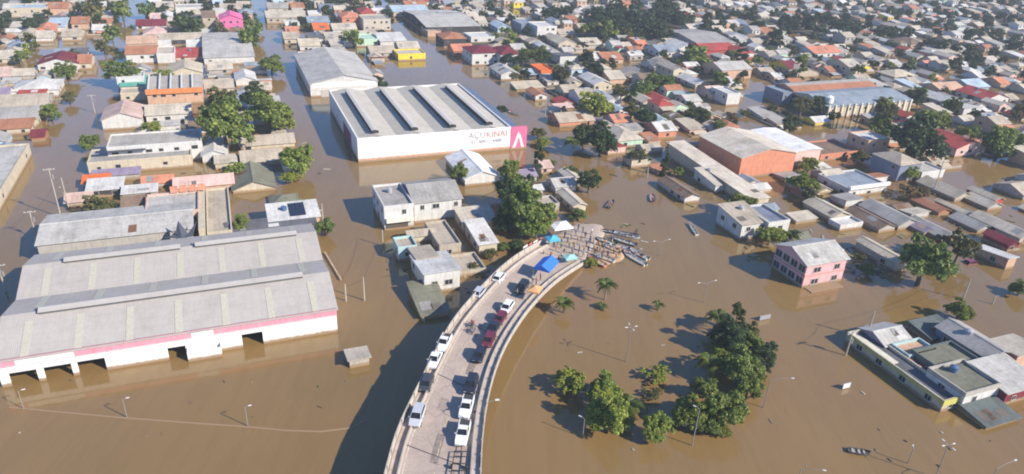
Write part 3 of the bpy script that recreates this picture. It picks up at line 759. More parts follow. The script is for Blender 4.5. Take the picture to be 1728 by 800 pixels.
 (1520, 279, 36, 20, 6.0, 'hp', 'tan', 'slate', 'unfinished two-storey grey house with a tan hip roof'),
 (1556, 293, 38, 14, 3.4, 'fl', 'lgrey', 'white', 'white flat annex right of the unfinished grey house'),
 (1433, 321, 64, 26, 2.8, 'fl', 'blue', 'white', 'white-banded flat house with a blue-grey roof'),
 (1399, 303, 30, 15, 2.0, 'gu', 'ltan', 'concrete', 'pale tan roof left behind the white-banded flat house'),
 (1404, 367, 31, 26, 1.4, 'gv', 'cream', 'cream', 'half-sunk cream roof left of the street with the blue-roofed house'),
 (1360, 330, 20, 14, 1.4, 'gu', 'rose', 'brick', 'small mauve roof under the leafy bushes near the brick warehouse'),
 (1418, 383, 38, 11, 1.2, 'fl', 'white', 'white', 'tiny white box roof alone in the flooded street'),
 (1484, 386, 27, 30, 1.2, 'gv', 'brown', 'concrete', 'low brown-grey roof, left of two sunken roofs'),
 (1517, 380, 34, 34, 1.4, 'gv', 'grey', 'concrete', 'low grey roof with pale far slope, right of two sunken roofs'),
 (1253, 380, 42, 27, 3.8, 'sh', 'tan', 'white', 'white house with a tan roof at the wide crossing'),
 (1297, 379, 36, 28, 3.8, 'fl', 'slate', 'white', 'dark flat roof with a white parapet, right of the tan-roofed white house'),
 (1335, 408, 34, 12, 1.6, 'gu', 'olive', 'mint', 'low greenish roof behind the pink two-storey house'),
 (1513, 444, 20, 38, 2.2, 'gv', 'cream', 'concrete', 'long cream strip roof left of the big round tree'),
 (1612, 334, 30, 28, 1.2, 'gv', 'tan', 'tan', 'low tan roof beneath the white flat annex'),
 (1585, 358, 18, 24, 1.0, 'gv', 'terra', 'terra', 'low terracotta roof on the right, half under water'),
 (1632, 362, 9, 24, 1.2, 'gv', 'cream', 'cream', 'thin cream strip roof right of the low terracotta roof'),
 (1680, 338, 14, 20, 2.6, 'gv', 'tan', 'red', 'bright red-walled house at the far right'),
 (1668, 350, 24, 18, 1.0, 'gv', 'ltan', 'concrete', 'pale sunken roof in front of the bright red-walled house'),
 (1722, 402, 26, 38, 1.6, 'gv', 'ltan', 'tan', 'long tan roof at the right picture edge'),
 (1703, 414, 18, 20, 1.6, 'gv', 'dred', 'dred', 'maroon roof in front of the long tan roof, far right'),
 (1700, 443, 14, 26, 1.8, 'sb', 'white', 'peach', 'ruined shell of a house with peach walls, far right'),
 (1590, 402, 26, 30, .9, 'gv', 'grey', 'concrete', 'sunken grey roof behind the bare branched tree'),
 (1560, 392, 20, 26, .9, 'gv', 'purple', 'concrete', 'sunken mauve-grey roof behind the big round tree'),
 (1650, 388, 24, 22, .9, 'gv', 'grey', 'concrete', 'sunken grey roof left of the long tan roof, far right'),
 (1728, 330, 30, 20, 1.4, 'gu', 'tan', 'concrete', 'tan roof at the right picture edge beside the red-walled house'),
 (1665, 168, 38, 16, 3.2, 'gv', 'red', 'white', 'red-roofed house with a white gable, far right'),
 (1590, 154, 40, 12, 2.6, 'gu', 'peach', 'peach', 'peach roof left of the red roof, far right'),
 (1592, 172, 26, 15, 3.6, 'gv', 'white', 'white', 'white gabled house below the peach roof, far right'),
 (1626, 188, 30, 11, 2.6, 'sb', 'white', 'white', 'bright white sheet roof beside the dark tree row, far right'),
 (1510, 130, 38, 10, 2.6, 'hp', 'cream', 'cream', 'cream hip-roofed house right of the yellowish box house'),
 (1538, 74, 22, 9, 4.0, 'hp', 'brown', 'peach', 'orange-walled house in the far right trees'),
 (1640, 148, 30, 12, 3.2, 'gu', 'sky', 'blue', 'blue-walled house behind the red roof, far right'),
 (1290, 56, 26, 9, 3.4, 'gu', 'terra', 'cream', 'terracotta house by the small blue water, upper right'),
 (590, 612, 33, 20, 1.1, 'sb', 'ltan', 'concrete', 'lone little grey hut roof in open water beside the bridge'),
]
BY = {}
for h in HL:
    x, y, w, d, ez, typ, rc, wc, lab = h
    kw = {}
    if lab.startswith(('lone little', 'lone pale', 'bright white canopy', 'very long tan')) or ez < 1.6: kw['wins'] = False
    if 'white-roofed bay' in lab: kw['rh'] = .35
    if 'warehouse' in lab.split(' with')[0][-24:] and 'brick-orange warehouse' in lab: kw['wins'] = False
    nm = 'house'
    for key, n2 in (('warehouse', 'warehouse'), ('school', 'school_building'), ('shed', 'shed'), ('awning', 'awning_roof'), ('canopy', 'canopy_roof'), ('hall', 'hall'), ('shop', 'shop'), ('hut', 'hut'), ('flats', 'apartment_block')):
        if key in ' '.join(lab.split()[:7]): nm = n2; break
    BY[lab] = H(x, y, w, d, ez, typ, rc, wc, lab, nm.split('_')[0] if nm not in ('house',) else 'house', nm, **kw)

# ---- details on some of them
def solar(root, x0, y0, nx, ny, z, slope=0.0):
    for i in range(nx):
        for j in range(ny):
            q = MB(); a, b = x0 + i * 1.15, y0 + j * 1.85
            q.hexa([(a, b, z + slope * b), (a + 1.08, b, z + slope * b), (a + 1.08, b + 1.75, z + slope * (b + 1.75)), (a, b + 1.75, z + slope * (b + 1.75))],
                   [(a, b, z + .05 + slope * b), (a + 1.08, b, z + .05 + slope * b), (a + 1.08, b + 1.75, z + .05 + slope * (b + 1.75)), (a, b + 1.75, z + .05 + slope * (b + 1.75))])
            q.build('solar_panel', m_plain((.02, .028, .055), .25, name='solar_cells'), root)
r, W, D = BY['long stained cream building with a row of solar panels on its grey roof']; solar(r, 1.6, D * .35, 10, 1, 4.14, .05)
r, W, D = BY['white sheet-roofed shed with dark blue solar panels by the middle street']; solar(r, W * .42, D * .12, 3, 3, 2.82, .12)
r, W, D = BY['long building with grey ribbed roof and orange front band']
q = MB(); q.box(-.3, W + .3, -.5, -.37, 3.7, 5.4); q.build('front_band', m_wall((.66, .24, .09)), r)
for i in range(5):
    q = MB(); q.hexa([(W * (i + .1) / 5, .3, 5.36), (W * (i + .1) / 5 + .5, .3, 5.36), (W * (i + .1) / 5 + .5, D, 5.36 + D * .12), (W * (i + .1) / 5, D, 5.36 + D * .12)],
                     [(W * (i + .1) / 5, .3, 5.5), (W * (i + .1) / 5 + .5, .3, 5.5), (W * (i + .1) / 5 + .5, D, 5.5 + D * .12), (W * (i + .1) / 5, D, 5.5 + D * .12)])
    q.build('roof_rib', m_plain((.62, .60, .56), .6), r)
r, W, D = BY['long tan yard roof with a tall cream side wall']
q = MB(); q.box(-1.5, -.3, -.4, D, -2, 4.3); q.build('side_wall', m_wall(PAL['cream']), r)
r, W, D = BY['grey-roofed three-storey flats with open balcony, left half of the riverside pair']
q = MB(); q.box(.3, W - .2, -.9, -.05, 2.0, 2.9); q.build('balcony', m_wall((.72, .69, .6)), r)
q = MB(); q.box(.2, W * .8, -.05, -.01, .4, 1.9); q.build('opening_shade_panel', m_plain((.09, .075, .06), .8), r)  # thin sheet on the wall, coloured as the shade of an opening
r, W, D = BY['square pale grey flat roof right of the small orange brick house']
for i in range(4):
    q = MB(); q.box(W * .45 + i * 1.9, W * .45 + i * 1.9 + 1.5, D - .6, D - .2, 4.8, 6.2); q.build('brick_pillar', m_wall((.60, .27, .17)), r)
r, W, D = BY['long two-storey school with blue-grey roof and pillared cream front']
for i in range(14):
    q = MB(); q.box(i * W / 13.4, i * W / 13.4 + .5, -.5, -.02, -2, 4.9); q.build('pillar', m_wall((.74, .70, .58)), r)
q = MB(); q.box(-.12, -.02, .4, D - .4, 3.2, 4.1); q.build('window_band', m_glass(), r)
q = MB(); q.box(-.12, -.02, .4, D - .4, .9, 1.8); q.build('window_band', m_glass(), r)
q = MB(); q.tube([(1.6, 2.0, 5.3), (1.6, 2.0, 7.3), (1.6, 2.0, 7.9)], [1.5, 1.5, .3], 14); q.build('water_tank', m_plain((.75, .75, .74), .5), r)
r, W, D = BY['long rear school wing with an orange upper band']; k_ = 1.9 / (D / 2); ez_ = 5.2 * .85
q = MB(); q.hexa([(-.2, -.25, ez_ - .25 * k_ + .16), (W + .2, -.25, ez_ - .25 * k_ + .16), (W + .2, D * .36, ez_ + D * .36 * k_ + .16), (-.2, D * .36, ez_ + D * .36 * k_ + .16)], [(-.2, -.25, ez_ - .25 * k_ + .2), (W + .2, -.25, ez_ - .25 * k_ + .2), (W + .2, D * .36, ez_ + D * .36 * k_ + .2), (-.2, D * .36, ez_ + D * .36 * k_ + .2)])
q.build('orange_roof_band', m_roof(PAL['terra'], 'x', 'tile'), r)
r, W, D = BY['white-banded flat house with a blue-grey roof']
q = MB(); q.box(-.3, W + .3, -.7, -.06, 2.3, 3.2); q.build('white_canopy', m_wall((.78, .77, .75)), r)
r, W, D = BY['nearly drowned dark gable with pale yellow front triangle']
# ---- pink two-storey house
loc, W, D = place(1363, 447, 67, 34, 5.3)
PH = thing('house', 'pink two-storey house with grey gable roof, its front mirrored in the brown water', 'house', loc, ROTZ)
PAL['housepink'] = (.70, .40, .41)
build_house(PH, W, D, 5.3, 'gu', 'lgrey', 'housepink', rh=1.7, wins=False, over=.5)
for s, z in ((0, .55), (1, 3.2)):
    for xx, sx in ((W * .28, 1.5), (W * .78, 1.2)): add_window(PH, (xx, -.005, z), 0, sx, 1.1, True)
    for i in range(4):
        add_window(PH, (-.005, D * (i + .5) / 4, z), -math.pi / 2, 1.5, 1.45, True)
q = MB(); q.box(-.1, W + .1, -.12, -.01, 2.55, 2.8); q.box(-.12, -.01, 0, D, 2.55, 2.8); q.build('floor_band', m_wall((.60, .30, .27)), PH)
q = MB(); q.box(W * .05, W * .85, -2.2, -.05, -1, .15); q.build('porch_slab', m_wall(PAL['concrete']), PH)
q = MB(); q.box(W + .02, W + 1.2, D * .25, D * .6, 2.6, 5.9); q.build('water_tower', m_wall((.74, .72, .70)), PH)

# ---- flooded shop row at lower right
RL = [
 (1592, 681, 31, 117, 1.7, 'fl', 'dgrey', 'cream', 'long narrow flat-roofed shop front with yellow-green parapet, lower right', 'cream'),
 (1629, 668, 60, 44, 2.9, 'fl', 'olive', 'white', 'dark flat-roofed block with a white end wall, lower right', 'concrete'),
 (1588, 628, 66, 34, 2.5, 'fl', 'olive', 'teal', 'olive flat roof with teal side wall in the lower right row', 'teal'),
 (1533, 604, 46, 20, 2.0, 'fl', 'peach', 'cyan', 'orange-floored terrace with pale turquoise walls in the lower right row', 'cyan'),
 (1494, 584, 44, 30, 2.0, 'gu', 'lgrey', 'purple', 'grey sheet roof at the far end of the lower right row', None),
 (1572, 572, 46, 24, 1.0, 'sh', 'teal', 'teal', 'low dark green slab roof behind the turquoise terrace', None),
 (1665, 720, 54, 40, .6, 'sh', 'teal', 'teal', 'low teal slab roof just above water at the lower right edge', None),
 (1668, 606, 40, 54, 2.6, 'gv', 'grey', 'slate', 'grey-roofed house with a blue side wall, right edge', None),
 (1716, 606, 44, 30, 2.6, 'sb', 'ltan', 'peach', 'tan roof with peach wall at the right picture edge, lower right', None),
 (1700, 664, 60, 44, 2.4, 'sh', 'lgrey', 'dred', 'grey sheet roof over a dark maroon wall at the right picture edge', None),
]
for x, y, w, d, ez, typ, rc, wc, lab, trm in RL:
    BY[lab] = H(x, y, w, d, ez, typ, rc, wc, lab, 'shop' if 'shop front' in lab else 'house', 'shop' if 'shop front' in lab else 'house', trim=trm)
r, W, D = BY['long narrow flat-roofed shop front with yellow-green parapet, lower right']
q = MB(); q.box(-.12, -.045, -.1, D, 1.55, 2.0); q.box(-.12, W, -.12, -.045, 1.1, 2.25); q.build('yellow_fascia', m_wall((.55, .50, .14)), r)
q = MB(); q.box(.25, 1.9, D * .52, D * .985, 1.72, 1.8); q.build('pale_roof_sheet', m_roof((.70, .66, .52), 'y'), r)
for i in range(3):
    q = MB(); q.box(W + .02, W + .4, D * .15 + i * 3.2, D * .15 + i * 3.2 + 2.2, 1.72, 2.1); q.build('red_ledge', m_plain((.34, .06, .06), .7), r)

# ------------------------------------------------------------------ bridge
Lp = [px(648, 800, 5.6), px(668, 725, 5.6), px(700, 660, 5.6), px(735, 590, 5.6), px(765, 537, 5.35), px(800, 497, 4.9), px(850, 446, 3.7), px(893, 417, 2.3), px(922, 402, 1.45)]
Rp = [px(812, 800, 5.6), px(815, 730, 5.6), px(823, 668, 5.6), px(839, 608, 5.6), px(862, 560, 5.35), px(895, 511, 4.8), px(935, 471, 3.5), px(965, 451, 2.3), px(985, 440, 1.45)]
def extend(P):
    d = (P[0] - P[1]).normalized(); d.z = 0
    return [P[0] + d * 75, P[0] + d * 30] + P
def resample(P, n):
    P = np.array([tuple(p) for p in extend(P)])
    for _ in range(2):
        Q = [P[0]]
        for a, b in zip(P[:-1], P[1:]): Q += [a * .75 + b * .25, a * .25 + b * .75]
        P = np.array(Q + [P[-1]])
    s = np.concatenate([[0], np.cumsum(np.linalg.norm(np.diff(P, axis=0), axis=1))])
    t = np.linspace(0, s[-1], n)
    return [Vector((np.interp(a, s, P[:, 0]), np.interp(a, s, P[:, 1]), np.interp(a, s, P[:, 2]))) for a in t]
NS = 110
BL, BR = resample(Lp, NS), resample(Rp, NS)
ST = []
for a, b in zip(BL, BR):
    z = (a.z + b.z) / 2 - .75                       # level of the walkway
    A, B = Vector((a.x, a.y, z)), Vector((b.x, b.y, z))
    ST.append((A, B, (B - A).normalized(), (B - A).length))
def at(i, m, dz):
    A, B, x, w = ST[i]
    p = A + x * m if m >= 0 else B + x * m
    if m == -1e-9: p = B.copy()
    return p + Vector((0, 0, dz))
def sweep(prof, i0=0, i1=NS - 1):
    b = MB(); b.loft([[at(i, m, dz) for m, dz in prof] for i in range(i0, i1 + 1)]); return b
BG = thing('bridge', 'curved concrete road bridge crowded with parked cars, sloping down into the flood', 'bridge')
conc, concl = m_wall((.42, .375, .33)), m_wall((.46, .42, .365))
def m_asphalt():
    m, nt, b = _new('worn_dusty_asphalt')
    v = _coord(nt)
    c = _ramp(nt, _noise(nt, v, .12, 6, .65), [(.3, (.40, .315, .26)), (.55, (.48, .385, .32)), (.75, (.54, .44, .37))])
    c = _mix(nt, .6, c, _ramp(nt, _noise(nt, v, 2.2, 5, .7), [(.35, (.72, .72, .72)), (.65, (1, 1, 1))]), 'MULTIPLY')
    vo = nt.nodes.new('ShaderNodeTexVoronoi'); vo.feature = 'DISTANCE_TO_EDGE'; vo.inputs['Scale'].default_value = .22; nt.links.new(v, vo.inputs['Vector'])
    c = _mix(nt, .35, c, _ramp(nt, vo.outputs[0], [(.0, (.35, .33, .32)), (.012, (1, 1, 1))]), 'MULTIPLY')
    nt.links.new(c, b.inputs['Base Color']); b.inputs['Roughness'].default_value = .9
    return m
asph = m_asphalt()
E9 = -1e-9
sweep([(0, -.16), (E9, -.16), (E9, -.45), (-1.6, -1.3), (1.6, -1.3), (0, -.45)]).build('deck', conc, BG)
sweep([(1.75, -.14), (-1.55, -.14), (-1.55, -.156), (1.75, -.156)]).build('road_surface', asph, BG)
sweep([(.3, 0), (1.5, 0), (1.5, -.156), (.3, -.156)]).build('walkway', m_plain((.52, .41, .33), .9, name='walkway_paving', var=.3, scale=.8), BG)
sweep([(-1.3, 0), (-.3, 0), (-.3, -.156), (-1.3, -.156)]).build('walkway', m_plain((.47, .40, .35), .9, name='walkway_paving', var=.3, scale=.8), BG)
sweep([(0, .98), (.15, .98), (.22, -.158), (0, -.158)]).build('outer_parapet', concl, BG)
sweep([(-.15, .45), (E9, .45), (E9, -.158), (-.22, -.158)]).build('outer_parapet', concl, BG)
sweep([(1.5, .5), (1.68, .5), (1.75, -.15), (1.5, -.15)]).build('inner_barrier', conc, BG)
sweep([(-1.5, .3), (-1.32, .3), (-1.3, -.15), (-1.55, -.15)]).build('inner_barrier', conc, BG)
sweep([(2.05, -.128), (2.2, -.128), (2.2, -.136), (2.05, -.136)]).build('edge_line', m_plain((.62, .58, .52), .8, name='worn_road_paint', var=.5), BG)
for i in range(34, NS - 8, 4):
    b = MB()
    for k in (i, i + 1):
        pass
    w = ST[i][3] / 2
    b.loft([[at(j, w - .07, -.128), at(j, w + .07, -.128), at(j, w + .07, -.136), at(j, w - .07, -.136)] for j in (i, i + 1, i + 2)])
    b.build('lane_dash', m_plain((.58, .48, .28), .8, name='worn_yellow_paint', var=.5), BG)
for i in (36, 47, 58, 69, 80):
    A, B, x, w = ST[i]; d = (ST[i + 1][0] - A).normalized() * .09
    b = MB(); b.hexa([at(i, 1.78, -.137) - d, at(i, -1.58, -.137) - d, at(i, -1.58, -.137) + d, at(i, 1.78, -.137) + d], [at(i, 1.78, -.126) - d, at(i, -1.58, -.126) - d, at(i, -1.58, -.126) + d, at(i, 1.78, -.126) + d])
    b.build('expansion_joint', m_plain((.10, .09, .085), .8), BG)
for i in range(26, NS - 6, 2):
    for m in (.02, -.24):
        A, B, x, w = ST[i]; d = (ST[i + 1][0] - A).normalized() * .14
        c0 = at(i, m, 0); xx = x * .26; ph = 1.03 if m > 0 else .5
        b = MB(); b.hexa([c0 - d - xx * .1, c0 - d + xx, c0 + d + xx, c0 + d - xx * .1], [p + Vector((0, 0, ph)) for p in (c0 - d - xx * .1, c0 - d + xx, c0 + d + xx, c0 + d - xx * .1)])
        b.build('parapet_post', conc, BG)
for i, m, wd, ln in ((38, 4.4, 1.3, 2), (44, 6.3, .9, 3), (50, 3.6, 1.6, 2), (57, 5.4, 1.1, 4), (64, 3.9, 1.4, 2), (71, 6.0, 1.2, 3), (78, 4.2, 1.0, 3), (84, 5.0, 1.8, 2)):
    b = MB(); b.loft([[at(j, m, -.131), at(j, m + wd, -.131), at(j, m + wd, -.138), at(j, m, -.138)] for j in range(i, i + ln + 1)])
    b.build('asphalt_patch', m_plain((.27, .22, .19) if i % 2 else (.36, .29, .245), .95, name='patched_asphalt', var=.4), BG)
for i in range(30, NS - 8, 9):
    c0 = at(i, -1.62, -.13); b = MB(); b.box(c0.x - .3, c0.x, c0.y - .3, c0.y + .3, c0.z - .004, c0.z + .012); b.build('drain_grate', m_plain((.05, .05, .05), .7), BG)
for i in (8, 30, 41, 52, 63, 74):
    A, B, x, w = ST[i]
    for m in (2.6, -2.6):
        p = at(i, m, 0); b = MB(); b.tube([(p.x, p.y, -2.6), (p.x, p.y, p.z - 1.28)], .55, 12); b.build('pier', conc, BG)
def deck_at(x, y, h=.7):
    """point on the road under photo pixel, tangent direction"""
    z = 4.6
    for _ in range(4):
        p = px(x, y, z + h)
        i = min(range(NS), key=lambda k: ((ST[k][0] + ST[k][1]) / 2 - p).xy.length)
        z = ST[i][0].z - .135
    p = px(x, y, z + h); p.z = z
    j = min(i + 1, NS - 1); d = ((ST[j][0] + ST[j][1]) - (ST[j - 1][0] + ST[j - 1][1])).normalized()
    return p, d

# ------------------------------------------------------------------ landing and spit
def mound(name, pix, ztop, mat, lift=.9):
    P = [px(x, y, 0) for x, y in pix]; c = sum(P, Vector()) / len(P)
    Q = []
    for i in range(len(P)):
        for t in (0, .33, .66): Q.append(P[i].lerp(P[(i + 1) % len(P)], t))
    rings = []
    for s, z in ((1.12, -.8), (1.0, -.02), (.90, ztop * .8), (.75, ztop), (.4, ztop), (.05, ztop)):
        r = []
        for k, p in enumerate(Q):
            q = c + (p - c) * (s * (1 + .04 * noise.noise(Vector((k * .7, s * 3, 2)))))
            r.append((q.x, q.y, z + .06 * noise.noise(Vector((q.x * .4, q.y * .4, 1)))))
        rings.append(r)
    b = MB(); b.loft(rings); o = b.build(name, mat, None, True); return structure(o)
mound('landing_ground', [(868, 438), (900, 412), (936, 396), (975, 376), (1016, 379), (1022, 396), (1008, 410), (1000, 428), (985, 446), (940, 470), (905, 470)], .42, asph)
mound('sand_spit', [(978, 424), (1010, 405), (1045, 412), (1058, 428), (1048, 441), (1018, 449), (988, 449)], .32, m_plain((.46, .30, .18), .95, name='wet_red_sand', var=.45, scale=.5))

# ------------------------------------------------------------------ vehicles
TYRE = m_plain((.02, .02, .02), .8, name='tyre_rubber'); RIM = m_plain((.45, .45, .47), .35, .7, 'wheel_rim')
CARS = {'hatch': (3.7, 1.6, 1.44, 1.22, -1.72, .35, .82, -1.25), 'sedan': (4.0, 1.64, 1.42, .92, -1.30, .25, .38, -.85), 'suv': (4.05, 1.68, 1.58, 1.15, -1.88, .5, .65, -1.65), 'pickup': (4.4, 1.66, 1.58, .95, -.65, .45, .5, -.48)}
_cm = {}
def wheel_meshes():
    if 'w' not in _cm:
        b = MB(); n = 14
        b.tube([(0, -.11, 0), (0, -.09, 0), (0, .09, 0), (0, .11, 0)], [.27, .33, .33, .27], n); _cm['w'] = b.mesh('tyre', TYRE)
        b = MB(); b.tube([(0, -.125, 0), (0, .125, 0)], .19, 10); _cm['r'] = b.mesh('rim', RIM)
    return _cm['w'], _cm['r']
def car(kind, color, label, pos, heading, group='cars parked on the bridge', name='parked_car'):
    L, W, Hh, xf, xr, nose, tf, tr = CARS[kind]
    o = thing(name, label, 'pickup' if kind == 'pickup' else 'car', pos, math.atan2(heading.y, heading.x), group)
    paint = m_plain(color, .35, .0, 'car_paint', .06, 2.0, .6); gl = m_glass((.015, .018, .022))
    belt = .92 if kind in ('hatch', 'sedan') else 1.05
    w = W / 2
    def ring(x, zb, zt, k):
        return [(x, -w * k * .93, zb), (x, -w * k, zb + .22), (x, -w * k, zt - .2), (x, -w * k * .9, zt), (x, w * k * .9, zt), (x, w * k, zt - .2), (x, w * k, zb + .22), (x, w * k * .93, zb)]
    fx, bx = L / 2, -L / 2
    rear = belt - .02 if kind == 'sedan' else belt
    b = MB(); b.loft([ring(bx, .42, rear - .18, .88), ring(bx + .12, .26, rear - .03, .96), ring(bx + .7, .22, belt, 1), ring(0, .2, belt, 1), ring(xf, .2, belt - .02, 1), ring(fx - .45, .24, belt - .2, .97), ring(fx - .1, .28, belt - .3, .9), ring(fx, .42, belt - .42, .82)])
    b.build('body', paint, o, False)
    zb, zt = belt - .02, Hh
    bot = [(xr, -w * .90, zb), (xf, -w * .90, zb), (xf, w * .90, zb), (xr, w * .90, zb)]
    top = [(tr, -w * .74, zt), (tf - .25, -w * .74, zt), (tf - .25, w * .74, zt), (tr, w * .74, zt)]
    b = MB(); b.hexa(bot, top); b.build('cabin', paint, o)
    bot, top = [Vector(p) for p in bot], [Vector(p) for p in top]
    def pane(nm, a, c, d, e, i0=.1, i1=.86, s=.07):
        ins = [a.lerp(e, i0).lerp(c.lerp(d, i0), s), a.lerp(e, i0).lerp(c.lerp(d, i0), 1 - s), a.lerp(e, i1).lerp(c.lerp(d, i1), 1 - s), a.lerp(e, i1).lerp(c.lerp(d, i1), s)]
        nrm = (c - a).cross(e - a).normalized() * .018
        q = MB(); q.hexa([p - nrm for p in ins], [p + nrm for p in ins]); q.build(nm, gl, o)
    pane('side_window', bot[0], bot[1], top[1], top[0]); pane('side_window', bot[2], bot[3], top[3], top[2])
    pane('windscreen', bot[1], bot[2], top[2], top[1], .08, .92, .05); pane('rear_window', bot[3], bot[0], top[0], top[3], .12, .9, .06)
    if kind == 'pickup':
        q = MB(); q.box(bx + .12, xr - .12, -w * .8, w * .8, belt - .005, belt + .02); q.build('cargo_bed', m_plain((.05, .05, .055), .8), o)
        for s in (-1, 1):
            q = MB(); q.box(bx + .1, xr - .02, s * w * .86 - .05, s * w * .86 + .05, belt - .01, belt + .12); q.build('bed_rail', paint, o)
    tw, rm = wheel_meshes()
    for sx in (fx - .82, bx + .85):
        for s in (-1, 1):
            t_ = link('wheel', tw, o, (sx, s * (w - .1), .33)); link('rim', rm, t_)
    for s in (-1, 1):
        q = MB(); q.box(fx - .2, fx - .06, s * w * .62 - .17, s * w * .62 + .17, belt - .45, belt - .3); q.build('headlight', m_plain((.7, .7, .68), .2), o)
        q = MB(); q.box(bx - .01, bx + .1, s * w * .70 - .1, s * w * .70 + .1, rear - .36, rear - .2); q.build('tail_light', m_plain((.35, .02, .02), .3), o)
        q = MB(); q.box(xf - .32, xf - .18, s * (w + .06) - .06, s * (w + .06) + .06, belt + .0, belt + .12); q.build('wing_mirror', paint, o)
    return o
WHT, SIL, NAV, MAR, GRF = (.80, .80, .79), (.50, .52, .56), (.022, .026, .045), (.16, .022, .04), (.05, .055, .065)
for x, y, kind, c, lab, rev in (
    (843, 467, 'hatch', WHT, 'white hatchback on the left kerb highest up the bridge', 0),
    (809, 492, 'hatch', SIL, 'silver hatchback on the left kerb behind the highest white one', 0),
    (749, 578, 'pickup', WHT, 'white pickup on the left kerb, front one of two white vehicles', 1),
    (733, 606, 'sedan', WHT, 'white saloon directly behind the white pickup on the left kerb', 1),
    (720, 645, 'hatch', GRF, 'dark grey hatchback between the white saloon and the silver wagon', 1),
    (704, 701, 'suv', SIL, 'silver-blue wagon nearest the viewer on the left kerb', 1),
    (881, 484, 'suv', NAV, 'dark car parked next to the orange tent on the bridge', 1),
    (856, 517, 'hatch', WHT, 'white car with black roof glass on the right kerb, middle of the bridge', 1),
    (844, 536, 'hatch', MAR, 'maroon hatchback just behind the white car with black roof glass', 1),
    (832, 553, 'sedan', NAV, 'navy saloon between the two maroon cars', 1),
    (825, 572, 'hatch', MAR, 'maroon hatchback behind the navy saloon, nearer the viewer', 1),
    (809, 597, 'hatch', NAV, 'black hatchback right behind the nearer maroon car', 1),
    (795, 648, 'suv', NAV, 'dark blue car standing alone on the right kerb', 1),
    (787, 686, 'pickup', WHT, 'white pickup on the right kerb behind the dark blue car', 1),
    (781, 730, 'pickup', WHT, 'white pickup nearest the viewer on the right kerb', 1)):
    p, d = deck_at(x, y)
    car(kind, c, lab, p, -d if rev else d)

# ------------------------------------------------------------------ trailer frame on the bridge
p, d = deck_at(775, 782, .4)
o = thing('trailer', 'dark open steel boat trailer frame lying on the bridge at the bottom edge', 'trailer', p, math.atan2(d.y, d.x))
dk = m_plain((.03, .028, .03), .6, .2, 'dark_steel')
for s in (-1, 1):
    q = MB(); q.box(-2.6, 2.0, s * .8 - .05, s * .8 + .05, .45, .55); q.build('side_rail', dk, o)
    tw, rm = wheel_meshes(); t_ = link('wheel', tw, o, (-.5, s * .95, .33)); link('rim', rm, t_)
for x in (-2.5, -1.3, -.1, 1.1, 2.0):
    q = MB(); q.box(x - .05, x + .05, -.75, .75, .46, .54); q.build('cross_bar', dk, o)
q = MB(); q.tube([(2.0, 0, .5), (3.4, 0, .45), (3.4, 0, .0)], .05); q.build('tow_bar', dk, o)
for s in (-1, 1):
    q = MB(); q.tube([(-1.8, s * .5, .54), (-1.8, s * .5, 1.1)], .04); q.build('support_post', dk, o)

# ------------------------------------------------------------------ people
def figure(name, J, bones, rad):
    me = bpy.data.meshes.new(name)
    names = list(J); ix = {n: i for i, n in enumerate(names)}
    me.from_pydata([J[n] for n in names], [(ix[a], ix[b]) for a, b in bones], [])
    ob = bpy.data.objects.new(name, me); COL.objects.link(ob)
    sk = ob.modifiers.new('skin', 'SKIN'); ob.modifiers.new('sub', 'SUBSURF').levels = 1
    me.update()
    if not me.skin_vertices: me.attributes  # layer is created with the modifier evaluation
    import bmesh as _bm
    bm = _bm.new(); bm.from_mesh(me); lay = bm.verts.layers.skin.verify()
    bm.verts.ensure_lookup_table()
    for n, i in ix.items():
        r = rad.get(n, .06); bm.verts[i][lay].radius = (r, r) if not isinstance(r, tuple) else r
    bm.verts[ix['pelvis']][lay].use_root = True
    bm.to_mesh(me); bm.free()
    bpy.context.view_layer.update()
    out = bpy.data.meshes.new_from_object(ob.evaluated_get(bpy.context.evaluated_depsgraph_get()))
    bpy.data.objects.remove(ob)
    return out
